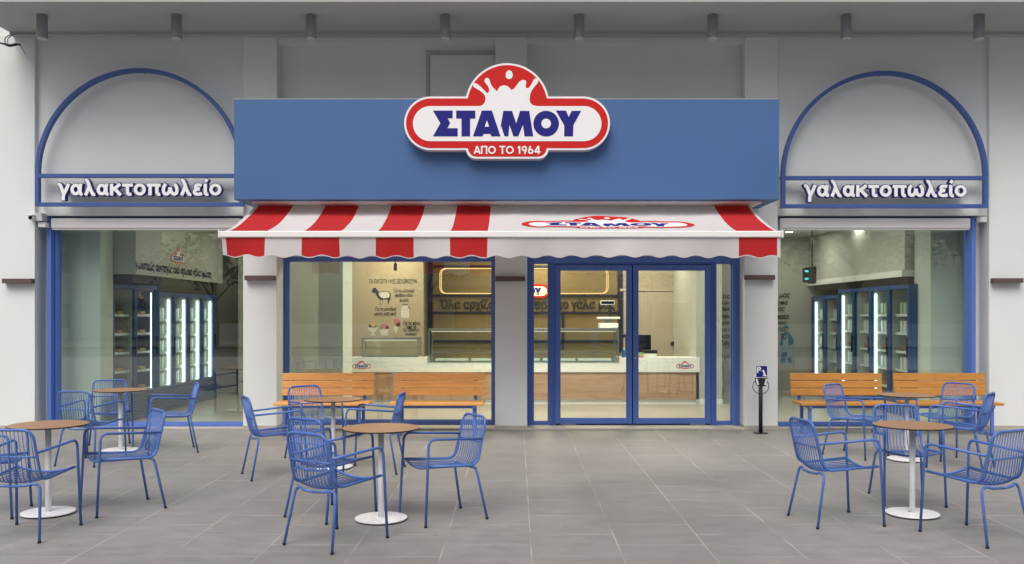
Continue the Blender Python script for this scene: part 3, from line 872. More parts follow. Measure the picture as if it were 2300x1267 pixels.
# ------------------------------------------------------------------ security camera and junction boxes, alarm box, cable
cx, cz = sx(68, 12.3), sz(489, 12.3)
K = thing('security_camera', 'white bullet security camera with a black face on the pillar corner', 'security camera', (cx, 12.3, cz))
MB().lathe([(.030, 0), (.036, .008), (.036, .13), (.028, .14)], seg=20, M=Matrix.Rotation(R(-90), 4, 'X')).build('body', M['white_metal'], K)
MB().lathe([(.024, -.004), (.029, 0.004)], seg=18, M=Matrix.Rotation(R(-90), 4, 'X')).build('lens', M['black_gloss'], K)
MB().box(-.044, .044, -.035, .12, .026, .045).build('hood', M['white_metal'], K, .006)
MB().tube([(.02, .09, 0), (.07, .10, .0)], .014, 10).build('arm', M['white_metal'], K)
J = tag(MB().box(-6.70, -6.585, 12.36, 12.52, sz(497, 12.4), sz(479, 12.4)).build('junction_box', M['grey_plastic'], None, .006), 'grey junction box that holds the security camera', 'junction box')
J = tag(MB().box(-6.665, -6.565, 12.40, 12.52, sz(510, 12.4), sz(499, 12.4)).build('junction_box', M['white_metal'], None, .006), 'small white junction box just below the grey one', 'junction box')
J = tag(MB().box(sx(2203, 12.4), sx(2219, 12.4), 12.42, 12.55, sz(498, 12.4), sz(486, 12.4)).build('sensor_box', M['white_metal'], None, .006), 'small white sensor box at the top corner of the window by the benches', 'sensor')
K = thing('cable_clamp', 'black cable clamp with a grey looped wire near the soffit end', 'cable clamp', (0, 0, 0))
y_ = 12.15
P2 = lambda px, py: (sx(px, y_), y_, sz(py, y_))
MB().tube(fillet([P2(-20, 92), P2(14, 100), P2(22, 103), P2(40, 99), P2(46, 101)], .03), [.012] * 2 + [.018] * 6 + [.020] * 6 + [.013] * 6 + [.01], 8).build('clamp', M['black'], K)
MB().tube(fillet([P2(12, 98), P2(10, 86), P2(22, 78), P2(60, 77), (sx(78, 12.25), 12.25, sz(77, 12.25))], .05), .008, 8).build('wire', M['grey_metal'], K)
MB().tube(fillet([P2(18, 100), P2(16, 88), P2(26, 80), (sx(40, 12.39), 12.39, sz(77, 12.39))], .05), .006, 8).build('wire', M['grey_metal'], K)
MB().tube(fillet([P2(44, 99), P2(48, 106), (sx(56, 12.39), 12.39, sz(120, 12.39))], .05), .006, 8).build('wire', M['grey_metal'], K)

# ------------------------------------------------------------------ dog parking post
D = thing('dog_parking_post', 'black dog parking post with a small blue P sign and leash hooks', 'post', (3.307, 12.06, 0))
MB().lathe([(.098, .0), (.098, .008), (.03, .012)], seg=32).build('base', M['black'], D)
MB().tube([(0, 0, .008), (0, 0, .78)], .027, 16).build('pole', M['black'], D)
sgz = .752
hk = MB()
for s_ in (-1, 1):
    pts = [(s_ * (.02 + .088 * math.sin(t)), -.01, .56 - .0 - .10 * math.cos(t) + .08) for t in [R(5 + 130 * i / 14) for i in range(15)]]
    hk = MB().tube(pts, .005, 8); hk.build('leash_hook', M['black'], D)
mb = MB().box(-.082, .082, -.040, -.034, .60 + .08, sgz)
mb2 = [(-.085, sgz), (.085, sgz), (.085, .70), (.055, .64), (-.055, .64), (-.085, .70)]
MB().prism(mb2, lambda u, v_, h: Vector((u, -h, v_)), .030, .042).build('bottle_rack', M['black'], D)
rk = MB()
for s_ in (-1, 1):
    for k in range(3):
        rk.lathe([(.015, 0), (.015, .012)], (s_ * (.066 - .008 * k), -.054, .728 - .028 * k), 12, M=Matrix.Rotation(R(-90), 4, 'X'))
rk.build('reflector', M['white_metal'], D)
pl = MB().box(-.082, .082, -.052, -.044, sgz + .004, sgz + .172).build('sign_plate', M['letter_white'], D, .003)
fs2 = lambda u, v_, h: Vector((u, -.0525 - h, sgz + .004 + v_))
MB().prism([(-.074, .008), (.074, .008), (.074, .160), (-.074, .160)], fs2, 0, .001).build('sign_face', M['sign_blue'], pl)
MB().mesh(text_fit("P", -.066, -.008, .066, .150, fs2, .002, offset=.05)).build('letter', M['sign_white'], pl)
dog = [(.008, .085), (-.005, .096), (.012, .100), (.018, .108), (.030, .106), (.036, .092), (.046, .065), (.054, .038), (.072, .028), (.072, .024), (.050, .020), (.012, .020), (.012, .028), (.024, .034), (.018, .060), (.022, .080)]
MB().prism(dog, fs2, .001, .002).prism([(-.030, .096), (.002, .088), (.002, .085), (-.030, .093)], fs2, .001, .002).build('dog_pictogram', M['sign_white'], pl)

# ------------------------------------------------------------------ chairs
def make_chair():
    t = thing('chair', '', 'chair')
    cm = M['chair']
    r = .0102
    loop = fillet([(-.218, .232, .452), (-.203, -.195, .425), (-.186, -.285, .795), (.186, -.285, .795), (.203, -.195, .425), (.218, .232, .452)], [0, .075, .075, .075, .075, 0], 7)
    MB().tube(loop, r, 10).build('seat_frame', cm, t)
    back, seat = MB(), MB()
    n = 13
    for i in range(n):
        q = -1 + 2 * (i + .5) / n
        x = q * .195
        dip = .028 * (1 - q * q)
        path = fillet([(x * .92, -.283, .789), (x, -.199 - dip * .8, .425 - dip), (x * 1.07, .232, .446 - dip * 1.25)], .085, 6)
        back.tube(path[:5], .0039, 6); seat.tube(path[4:], .0039, 6)
    zc = .60
    back.tube([(-.194, -.240, zc), (-.1, -.249, zc), (.1, -.249, zc), (.194, -.240, zc)], .007, 8)
    back.build('backrest', cm, t)
    fr = [(q * .218, .232, .452 - .037 * (1 - q * q)) for q in [-1 + i / 6 for i in range(13)]]
    seat.tube(fr, .009, 8)
    seat.build('seat', cm, t)
    for s in (-1, 1):
        p = fillet([(s * .247, .268, .010), (s * .234, .236, .660), (s * .193, -.244, .628)], [0, .062, 0], 8)
        k = 6
        lg = MB().tube(p[:k], r, 10).build('leg', cm, t)
        MB().lathe([(.0115, 0), (.0125, .002), (.0125, .014)], (s * .2472, .2685, 0), 12).build('foot_cap', M['rubber'], lg)
        MB().tube(p[k - 1:], r, 10).build('armrest', cm, t)
        MB().tube([(s * .2175, .232, .452), (s * .239, .243, .452)], .008, 8).build('joint', cm, t)
        q = fillet([(s * .228, -.268, .010), (s * .190, -.190, .408), (0, -.222, .386)], [0, .06, 0], 8)
        lg = MB().tube(q[:6], r, 10).build('leg', cm, t)
        MB().lathe([(.0115, 0), (.0125, .002), (.0125, .014)], (s * .2283, -.2685, 0), 12).build('foot_cap', M['rubber'], lg)
        MB().tube(q[5:-1] + [Vector((s * .10, -.212, .392)), Vector((0, -.221, .388))], r, 10).build('cross_bar', cm, t)
    return t
chair = make_chair()
CH = [  # x, y, facing dx, dy, label
    (-1.28, 6.30, .54, .84, 'blue wire armchair nearest the camera at the mid terrace, its back to us'),
    (-1.495, 7.15, .55, .84, 'blue wire armchair tucked behind the nearest one, its back against the tall grey table post'),
    (-.578, 7.045, -.86, -.51, 'blue wire armchair facing sideways towards the front table by the open paving'),
    (-2.42, 8.90, .88, .47, 'blue wire armchair in front of the striped-end pillar, facing the table by the benches'),
    (-2.25, 9.88, .50, -.72, 'blue wire armchair between the brighter wooden bench and its round table'),
    (-1.46, 9.18, -1, .06, 'blue wire armchair in front of the gap between the two brighter benches'),
    (-3.57, 6.52, .02, 1, 'blue wire armchair nearest the camera below the first window, its back to us'),
    (-3.26, 7.38, -.72, -.60, 'blue wire armchair at the front table below the first window, facing it'),
    (-4.62, 9.66, .16, .97, 'blue wire armchair with its back to us at the table next to the first window'),
    (-4.92, 10.78, .42, -.88, 'blue wire armchair with its back to the first window pane'),
    (-4.05, 10.46, -.88, -.42, 'blue wire armchair in front of the dark slatted fridge base, facing sideways'),
    (-4.27, 7.16, .97, .22, 'blue wire armchair cut off by the picture edge under the front table'),
    (2.475, 6.93, .98, .18, 'blue wire armchair standing on the open paving side of the front table, facing sideways'),
    (3.36, 7.70, -.12, -1, 'blue wire armchair behind the front table, facing the camera, white table post before it'),
    (3.32, 6.44, -.42, .90, 'blue wire armchair nearest the camera in front of the darker benches, its back to us'),
    (3.86, 10.16, .62, -.76, 'blue wire armchair before the first darker bench, close to the dog parking post'),
    (5.01, 10.36, -.80, -.60, 'blue wire armchair directly before the second darker bench, partly behind another chair'),
    (4.67, 9.36, -.75, .66, 'blue wire armchair in front of the last pillar, its back turned to the wall'),
]
for i, (x, y, dx, dy, lab) in enumerate(CH):
    rz = math.atan2(dy, dx) - math.pi / 2
    o = chair if i == 0 else dup(chair, (x, y, 0), rz)
    o.location = (x, y, 0); o.rotation_euler = (0, 0, rz)
    tag(o, lab, 'chair', 'blue wire armchairs on the terrace')

# ------------------------------------------------------------------ round tables
def make_table():
    t = thing('round_table', '', 'table')
    H = .722
    MB().lathe([(.288, H - .012), (.297, H - .011), (.300, H - .008), (.300, H - .0015), (.2985, H)], seg=72, ms=[1, 1, 1, 1, 0]).build('table_top', [M['table_wood'], M['table_edge']], t)
    MB().lathe([(.09, H - .0175), (.09, H - .0125)], seg=24).build('mounting_plate', M['grey_metal'], t)
    MB().tube([(0, 0, .022), (0, 0, H - .018)], .0225, 20).build('post', M['white_metal'], t)
    MB().lathe([(.201, .012), (.203, .014), (.203, .020), (.199, .0225), (.03, .0227)], seg=64).build('base', M['white_metal'], t)
    ft = MB()
    for k in range(4):
        a = R(45 + 90 * k)
        ft.lathe([(.014, 0), (.014, .0118)], (.165 * math.cos(a), .165 * math.sin(a), 0), 10)
    ft.build('foot', M['rubber'], t)
    MB().lathe([(.006, .0), (.006, .01)], (.027, -.02, .0225), 8).build('bolt', M['steel'], t)
    return t
tb = make_table()
for i, (x, y, rz, lab) in enumerate(((-3.77, 7.17, 0, 'round brown table with a white post in the front row, below the first window'),
                                 (-4.66, 10.48, 1, 'round brown table standing closest to the fridge window'),
                                 (-1.92, 9.33, 2, 'round brown table before the brighter benches'),
                                 (-1.058, 6.96, 3, 'round brown table in the front row nearest the empty paving'),
                                 (3.17, 7.13, 4, 'round brown table in the front row before the darker benches'),
                                 (4.31, 9.83, 5, 'round brown table close to the darker benches, behind the front one'))):
    o = tb if i == 0 else dup(tb, (x, y, 0), rz)
    o.location = (x, y, 0); o.rotation_euler = (0, 0, rz)
    tag(o, lab, 'table', 'round tables on the terrace')

# ------------------------------------------------------------------ benches
def make_bench(wood):
    t = thing('bench', '', 'bench')
    W = 1.255
    # seat boards (y from -.42 front to 0 back)
    for k in range(3):
        y0 = -.43 + k * .137
        bxo('seat_board', wood, t, -W / 2, W / 2, y0, y0 + .128, .405, .440, bevel=.004)
    for k in range(3):
        z0 = .50 + k * .104
        Mx = Matrix.Translation((0, .035 + k * .013, z0)) @ Matrix.Rotation(R(-7), 4, 'X')
        MB().box(-W / 2, W / 2, -.016, .016, 0, .096, M=Mx).build('back_board', wood, t, .004)
    for s in (-1, 1):
        x = s * (W / 2 - .13)
        fr = MB()
        fr.box(x - .02, x + .02, -.385, -.345, .041, .365).box(x - .02, x + .02, -.05, -.01, .041, .365)
        fr.box(x - .02, x + .02, -.43, .05, 0, .040).box(x - .02, x + .02, -.42, .02, .366, .404)
        fr.build('leg_frame', M['frame'], t, .003)
        Mx = Matrix.Translation((x, .040, .405)) @ Matrix.Rotation(R(-7), 4, 'X')
        MB().box(-.02, .02, .019, .045, -.02, .395, M=Mx).build('back_support', M['frame'], t, .003)
    MB().box(-W / 2 + .15, W / 2 - .15, -.385, -.355, .366, .403).build('rail', M['frame'], t, .002)
    return t
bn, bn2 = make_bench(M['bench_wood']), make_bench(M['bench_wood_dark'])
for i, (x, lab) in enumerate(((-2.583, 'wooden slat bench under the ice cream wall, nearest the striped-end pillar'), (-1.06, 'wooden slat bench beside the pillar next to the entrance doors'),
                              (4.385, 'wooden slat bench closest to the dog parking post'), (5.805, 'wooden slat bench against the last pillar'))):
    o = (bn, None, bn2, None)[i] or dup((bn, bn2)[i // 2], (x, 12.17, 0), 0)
    o.location = (x, 12.17, 0)
    tag(o, lab, 'bench', 'wooden benches along the shop front')

# ------------------------------------------------------------------ inside: counter and display cases
yc = 15.86
CT = thing('counter', 'long white serving counter with a wood panel front inside the shop', 'counter', (0, yc, 0))
CT.location = (0, 0, 0)
def cz_(py): return sz(py, yc)
bxo('front_panel', M['counter_wood'], CT, -2.96, sx(1570, yc), yc, yc + .55, .10, .585)
bxo('kick_panel', M['counter_white'], CT, -2.96, sx(1568, yc), yc + .03, yc + .5, .018, .099)
bxo('upper_panel', M['counter_white'], CT, -2.98, sx(1571, yc), yc - .03, yc + .58, .586, .755, bevel=.004)
bxo('upper_panel', M['counter_white'], CT, -2.98, -1.59, yc - .029, yc + .58, .756, .845, bevel=.004)
bxo('upper_panel', M['counter_white'], CT, sx(1390, yc), sx(1571, yc), yc - .029, yc + .58, .756, .845, bevel=.004)
emblem('counter_emblem', CT, lambda u, v_, h: Vector((sx(812, yc - .03) + u, yc - .031 - h, sz(820, yc - .03) + v_)), 42 * yc / 2000, .0012, split=False)
emblem('counter_emblem', CT, lambda u, v_, h: Vector((sx(1538.5, yc - .03) + u, yc - .031 - h, sz(820, yc - .03) + v_)), 40 * yc / 2000, .0012, split=False)

def glass_case(name, label, x0, x1, y0, y1, z0, z1, inner=True):
    t = thing(name, label, 'display case', ((x0 + x1) / 2, y0, z0)); t.location = (0, 0, 0)
    f = MB(); e = .022
    for x in (x0, x1 - e):
        f.box(x, x + e, y0, y0 + e, z0, z1)
        f.box(x, x + e, y1 - e, y1, z0, z1)
    f.box(x0, x1, y0 + .001, y1 - .001, z1 + .001, z1 + .03)
    f.build('frame', M['steel'], t)
    MB().box(x0 + e, x1 - e, y0 + .004, y0 + .010, z0 + .002, z1 - .001).build('front_glass', M['case_glass'], t)
    bxo('tray', M['steel'], t, x0 + .03, x1 - .03, y0 + .03, y1 - .03, z0 + .002, z0 + .03)
    if inner:
        bxo('shelf', M['steel'], t, x0 + .03, x1 - .03, y0 + .18, y1 - .03, z0 + .17, z0 + .18)
        n = 5
        for k in range(n):
            a = x0 + .1 + (x1 - x0 - .2) * k / n
            bxo('pan', M['counter_white'], t, a + .02, a + (x1 - x0 - .2) / n - .03, y0 + .06, y0 + .30, z0 + .031, z0 + .07, bevel=.004)
    MB().box(x0 + .05, x1 - .05, y0 + .03, y0 + .05, z1 - .028, z1 - .012).build('lamp', M['led_warm_dim'] if 'led_warm_dim' in M else M['spot_warm'], t)
    return t
M['led_warm_dim'] = emis('case_lamp', (1, .85, .62), 1.0)
glass_case('display_case', 'long steel and glass ice cream display case set in the counter', sx(962, 15.8), sx(1390, 15.8), 15.80, 16.42, .757, sz(742, 15.8))
glass_case('display_case', 'small glass display case on the counter under the ice cream wall', sx(812, 15.95), sx(941, 15.95), 15.95, 16.35, .846, sz(762, 15.95), False)

# scale, till, screen, bottles
T = thing('weighing_scale', 'white shop scale with a display on a pole, on top of the long display case', 'scale', (sx(1366, 16.1), 16.1, sz(741, 16.1) + .035))
MB().box(-.17, .17, -.14, .14, 0.0, .09).build('body', M['counter_white'], T, .01)
MB().box(-.20, .20, -.16, .16, .16, .20).build('tray', M['counter_white'], T, .01)
MB().box(-.05, .05, -.05, .05, .091, .159).build('neck', M['grey_metal'], T)
MB().box(.02, .07, .12, .17, .05, .42).build('pole', M['black'], T)
sb = MB().box(-.13, .13, .10, .16, .42, .50).build('display', M['white_metal'], T, .012)
MB().box(-.115, .115, .095, .099, .435, .485).build('screen', M['black_gloss'], sb)
T = thing('till_screen', 'black till screen on a stand at the counter, behind the door', 'till', (sx(1438, 16.1), 16.1, .845))
MB().box(-.26, .20, -.02, .02, .13, .40, M=Matrix.Rotation(R(-8), 4, 'X')).build('screen', M['black_gloss'], T, .008)
MB().box(-.05, .05, 0, .06, .04, .2).build('neck', M['black'], T, .006)
MB().box(-.14, .14, -.10, .14, 0, .04).build('base', M['black'], T, .008)
T = thing('receipt_printer', 'black and white receipt printer next to the till screen', 'printer', (sx(1458, 15.95), 15.98, .845))
MB().box(-.13, .13, -.08, .08, .001, .07).build('body', M['counter_white'], T, .006)
MB().box(-.14, .14, -.085, .085, .071, .13).build('cover', M['black'], T, .006)
T = thing('customer_display', 'black pole display standing left of the door stile on the counter', 'display', (sx(1407, 16.15), 16.15, .845))
MB().box(-.02, .02, -.02, .02, 0.001, .35).build('pole', M['black'], T)
MB().box(-.12, .10, -.03, .03, .35, .41).build('head', M['black'], T, .005)
T = thing('sanitiser_bottle', 'blue pump bottle on the counter beside the till', 'bottle', (sx(1402, 15.92), 15.95, .845))
MB().lathe([(.04, 0), (.042, .005), (.042, .10), (.02, .125), (.012, .13)], seg=20).build('body', mat('bottle_blue', (.03, .13, .32), .3), T)
MB().lathe([(.012, .131), (.012, .155), (.02, .16), (.02, .175)], seg=14).build('pump', M['white_metal'], T)
T = thing('flyer_stack', 'small stack of green and pink flyers beside the receipt printer', 'flyers', (sx(1437, 15.9), 15.90, .845))
for k, c in enumerate(((.55, .15, .25), (.60, .55, .2), (.25, .5, .15))):
    MB().box(-.06 + .004 * k, .06 + .004 * k, -.04, .04, .001 + .03 * k, .029 + .03 * k).build('flyer', mat('flyer_paper', c, .7), T)

# wall pictures and lettering
yg = 17.2
def put_text(s, px0, px1, pyb, pyt, y, name, label, offset=.01, shear=.25, m='black'):
    f = lambda u, v_, h: Vector((u, y - h, v_))
    o = MB().mesh(text_fit(s, sx(px0, y), sx(px1, y), sz(pyb, y), sz(pyt, y), f, .004, offset=offset, shear=shear)).build(name, M[m])
    return tag(o, label, 'wall lettering')
put_text("ΤΑ ΠΑΓΩΤΑ ΜΑΣ ΞΕΧΩΡΙΖΟΥΝ", 829, 937, 637, 627, yg, 'wall_lettering', 'dark heading ΤΑ ΠΑΓΩΤΑ ΜΑΣ ΞΕΧΩΡΙΖΟΥΝ on the beige wall', .022)
def text_block(lines, y, label, off=.03, shear=.22):
    mb = MB(); f = lambda u, v_, h: Vector((u, y - h, v_))
    for s, a, b, c, d in lines: mb.mesh(text_fit(s, sx(a, y), sx(b, y), sz(c, y), sz(d, y), f, .004, offset=off, shear=shear))
    return tag(mb.build('wall_lettering', M['black']), label, 'wall lettering')
text_block([("Για το ελληνικό", 884, 931, 659, 649, ), ("πρόβειο γάλα", 888, 928, 669, 659), ("ημέρας", 897, 918, 679, 670)], yg, 'three lines of dark script beside the sheep drawing')
text_block([("Για τη μοναδική", 843, 890, 700, 690), ("μαστιχωτή υφή!", 841, 890, 711, 700)], yg, 'two lines of dark script beside the milk churn drawing')
text_block([("Για τις πάνω", 906, 943, 732, 721), ("από 30", 913, 935, 738.5, 730), ("λαχταριστές", 905, 942, 746.5, 737), ("γεύσεις!", 911, 936, 755, 746)], yg, 'four lines of dark script beside the ice cream drawings')
def picture(name, label, polys, y=yg, cat='wall drawing'):
    mb = MB(); mats = []; f = lambda u, v_, h: Vector((sx(u, y), y - h, sz(v_, y)))
    for k, (lp, m) in enumerate(polys):
        if M[m] not in mats: mats.append(M[m])
        mb.prism([(u, v_) for u, v_ in lp], f, .0, .002 + .0007 * k, mats.index(M[m]))
    return tag(mb.build(name, mats), label, cat)
el = lambda x, y, a, b, n=16: [(x + a * math.cos(2 * math.pi * i / n), y + b * math.sin(2 * math.pi * i / n)) for i in range(n)]
Q = lambda pts: [(600 + x / 3.09, 570 + y / 3.09) for x, y in pts]
picture('sheep_drawing', 'drawing of a standing sheep on the beige wall', [
    (Q([(724, 262), (735, 240), (752, 234), (764, 250), (775, 268), (800, 260), (845, 262), (858, 280), (856, 318), (846, 330), (843, 350), (836, 350), (838, 318), (808, 318), (800, 320), (798, 352), (784, 352), (783, 318), (768, 305), (752, 275), (740, 272)]), 'print_navy'),
    (Q([(775, 272), (800, 264), (842, 266), (850, 284), (846, 305), (810, 310), (790, 303), (778, 290)]), 'print_pale'),
    (Q([(787, 322), (796, 322), (795, 348), (788, 348)]), 'print_pale')])
picture('milk_churn_drawing', 'drawing of a milk churn on the beige wall', [
    (Q([(930, 385), (940, 370), (940, 358), (978, 358), (978, 370), (986, 385), (986, 440), (980, 446), (936, 446), (930, 440)]), 'print_pale'),
    (Q([(938, 352), (980, 352), (980, 358), (938, 358)]), 'print_navy'), (Q([(978, 362), (996, 384), (992, 386), (976, 368)]), 'print_navy'),
    (Q([(933, 386), (984, 386), (984, 389), (933, 389)]), 'room_beige')])
picture('ice_cream_drawing', 'drawing of a glass coupe of ice cream, first of the three', [
    (Q([(698, 512), (768, 512), (760, 532), (740, 542), (740, 556), (754, 562), (754, 566), (712, 566), (712, 562), (726, 556), (726, 542), (706, 532)]), 'print_pale'),
    (el(*Q([(722, 500)])[0], 6, 4), 'print_choc'), (el(*Q([(744, 502)])[0], 6, 4), 'print_green'), (el(*Q([(734, 490)])[0], 6, 4.5), 'print_cream')])
picture('ice_cream_drawing', 'drawing of a white tub heaped with pink ice cream, beside the coupe', [
    (Q([(782, 522), (844, 522), (836, 566), (790, 566)]), 'print_pale'), (el(*Q([(812, 506)])[0], 9, 6), 'print_pink'), (el(*Q([(834, 512)])[0], 3.5, 4), 'print_choc'), (el(*Q([(790, 516)])[0], 3, 3), 'print_green')])
picture('ice_cream_drawing', 'drawing of an ice cream cone with pink, cream and chocolate scoops', [
    (Q([(874, 500), (916, 500), (898, 550), (890, 550)]), 'print_pale'), (el(*Q([(880, 484)])[0], 6, 6.5), 'print_cream'), (el(*Q([(908, 488)])[0], 5.5, 6.5), 'print_choc'), (el(*Q([(896, 466)])[0], 7, 6), 'print_pink')])
put_text("Όλα αρχίζουν με το φρέσκο γάλα μας", 988, 1382, 700, 671, 18.2, 'wall_lettering', 'large dark words Όλα αρχίζουν με το φρέσκο γάλα μας behind the counter', .04, 0, 'black')
E_ = thing('wall_emblem', 'red and white ΣΤΑΜΟΥ emblem on the wall behind the counter', 'emblem', (0, 0, 0))
emblem('emblem', E_, lambda u, v_, h: Vector((sx(1170, 18.15) + u, 18.15 - h, sz(646, 18.15) + v_)), 128 * 18.15 / 2000, .004, split=False)
MB().box(sx(1130, 18.15), sx(1205, 18.15), 18.151, 18.2, sz(650, 18.15), sz(640, 18.15)).build('bracket', M['print_navy'], E_)

# glowing racetrack lamp over the counter
N_ = thing('ring_lamp', 'glowing warm rounded rectangle tube lamp hanging over the counter', 'lamp', (0, 0, 0))
for k, y in enumerate((16.9, 16.99)):
    a, b, zt, zb = sx(988, 16.9) + .02 * k, sx(1366, 16.9) - .02 * k, sz(603, 16.9) + .0, sz(659, 16.9) + .0
    pts = fillet([((a + b) / 2, y, zt), (b, y, zt), (b, y, zb), (a, y, zb), (a, y, zt), ((a + b) / 2 - .01, y, zt)], .12, 8)
    MB().tube(pts, .0065, 10).build('tube', M['led_warm'], N_)
for x in (-1.0, .3, 1.5):
    MB().tube([(x, 16.96, sz(603, 16.9)), (x, 16.96, 3.2)], .003, 6).build('suspension_wire', M['black'], N_)

X_ = thing('exit_sign', 'small green exit sign with a running figure and arrow near the ceiling', 'exit sign', (0, 0, 0))
ye = 15.2
MB().box(sx(729, ye), sx(752, ye), ye, ye + .03, sz(596, ye), sz(586.5, ye)).build('panel', M['exit_green'], X_)
fe = lambda u, v_, h: Vector((sx(u, ye), ye - h, sz(v_, ye)))
mb = MB().prism([(741, 590.3), (745, 590.3), (743.8, 588.6), (745, 588.2), (748, 591), (745, 594), (743.8, 593.5), (745, 591.8), (741, 591.8)], fe, 0, .003)
mb.prism([(734, 588), (736, 588), (736, 590), (738, 591), (736, 591.4), (737, 594.6), (735.6, 594.6), (734.6, 592.4), (732.4, 594.4), (731.6, 593.6), (733.6, 591.4)], fe, 0, .003)
mb.build('pictogram', M['exit_white'], X_)
MB().tube([(sx(740, ye), ye + .015, sz(586.5, ye)), (sx(740, ye), ye + .015, 3.2)], .006, 8).build('stem', M['grey_metal'], X_)
X_ = thing('track_spotlight', 'black cylinder spotlight hanging before the ice cream wall', 'spotlight', (sx(888, 15.6), 15.6, 0))
MB().tube([(0, 0, sz(608, 15.6)), (0, 0, sz(592, 15.6))], .03, 16).build('housing', M['black'], X_)
MB().tube([(0, 0, sz(592, 15.6) + .001), (0, 0, 3.2)], .008, 8).build('stem', M['black'], X_)

# long script text on the back wall of the other room
ys = 18.28
lines = [("είναι το", "του μας"), ("ξέρει από", "με από"), ("1964 την", "μας"), ("όφρεσκο", "το οποίο"), ("υργούμε", "γάλακτος"), ("του αγελ", "για"), ("ραδοσια", "το"), ("ζόγια", ""), ("ο μοναδ", "")]
tl = []
for k, (a, b) in enumerate(lines):
    yb = 671 + 15.2 * k + (14 if k == 8 else 0)
    tl.append((a, 1617, 1660, yb, yb - 12))
    if b: tl.append((b, 1775 - len(b) * 7.2 - (0, 6, 12, 3, 8, 10, 8)[k], 1775 - (0, 6, 12, 3, 8, 10, 8)[k], yb, yb - 12))
text_block(tl, ys, 'long dark handwritten text on the pale wall behind the pillar', .022, .25)
q2 = lambda pts: [(1160 + x / 3.017, 570 + y / 3.017) for x, y in pts]
picture('milkman_drawing', 'drawing of a man in a blue shirt and white apron carrying milk churns', [
    (q2([(1822, 520), (1848, 535), (1866, 560), (1880, 590), (1876, 612), (1860, 620), (1856, 670), (1866, 736), (1840, 740), (1832, 680), (1818, 740), (1788, 736), (1800, 660), (1800, 620), (1785, 625), (1782, 610), (1800, 565), (1808, 540)]), 'print_teal'),
    (q2([(1812, 548), (1840, 548), (1842, 600), (1838, 668), (1796, 668), (1806, 600)]), 'apron'),
    (el(*q2([(1830, 512)])[0], 4.6, 7), 'skin'),
    (q2([(1808, 500), (1820, 488), (1840, 488), (1848, 500), (1846, 506), (1806, 506)]), 'print_teal'),
    (q2([(1838, 620), (1870, 620), (1876, 640), (1876, 700), (1834, 700), (1832, 640)]), 'apron'),
    (q2([(1778, 625), (1796, 625), (1796, 690), (1776, 690)]), 'apron')], 18.285)

# insect lamp with cyan tubes
Z_ = thing('black_spotlight', 'black wall fixture with two small cyan lit windows near the ceiling', 'fixture', (sx(1818, 16.5), 16.5, sz(618, 16.5)))
MB().box(-.03, .12, -.06, .06, -.16, .16).build('body', M['black'], Z_, .03)
MB().box(-.12, -.031, -.05, .05, -.14, .14).build('head', M['black_gloss'], Z_, .02)
for z in (.07, -.07): MB().box(-.10, -.035, -.054, -.0505, z - .018, z + .018).build('light', M['cyan_led'], Z_)
MB().tube([(.05, 0, .15), (.05, 0, 3.2 - sz(618, 16.5))], .012, 8).build('stem', M['black'], Z_)

# ------------------------------------------------------------------ fridges
def make_fridge(h, w_, far=False, led=True):
    """front faces +X, door plane at x = 0, runs 0..w_ along +Y"""
    t = thing('display_fridge', '', 'fridge')
    fb = M['fridge_blue']; D_ = .62
    c = MB()
    c.box(-D_, -.05, 0, .03, .05, h - .001).box(-D_, -.05, w_ - .03, w_, .05, h - .001)
    c.box(-D_, -.05, .03, w_ - .03, h - .08, h).box(-D_, -.05, .03, w_ - .03, .02, .30)
    c.build('cabinet', fb, t)
    bxo('back_panel', M['fridge_in'], t, -D_, -D_ + .02, .031, w_ - .031, .301, h - .081)
    for k in range(5):
        z = .42 + (h - .62) * k / 5
        sh = bxo('shelf', M['fridge_in'], t, -D_ + .021, -.12, .032, w_ - .032, z, z + .012)
        MB().box(-.119, -.105, .034, w_ - .034, z - .01, z + .03).build('price_rail', M['white_metal'], sh)
    ys_ = w_ - .075 if far else .032
    if led: MB().box(-.10, -.075, ys_, ys_ + .024, .34, h - .12).build('light_strip', M['led_white'], t)
    MB().box(-D_ + .021, -.051, .0305, .0315, .301, h - .081).box(-D_ + .021, -.051, w_ - .0315, w_ - .0305, .301, h - .081).build('liner', M['fridge_in'], t)
    d = MB()
    s = .045
    d.box(-.048, 0, .004, s, .31, h - .004).box(-.048, 0, w_ - s, w_ - .004, .31, h - .004)
    d.box(-.048, 0, s, w_ - s, .31, .31 + s).box(-.048, 0, s, w_ - s, h - .07, h - .004)
    dd = d.build('door', fb, t, .003)
    MB().box(-.030, -.024, s, w_ - s, .31 + s, h - .07).build('pane', M['fridge_glass'], dd)
    MB().box(.001, .02, w_ - .04, w_ - .015, .95, 1.25).build('handle', M['black'], dd)
    return t
fa, fa0 = make_fridge(2.08, .74), make_fridge(2.08, .74, led=False)
fl, fl0 = make_fridge(1.98, .675), make_fridge(1.98, .675, led=False)
fA, fA0 = make_fridge(2.08, .74, True), make_fridge(2.08, .74, True, False)
fL = make_fridge(1.98, .675, True)
frs = []
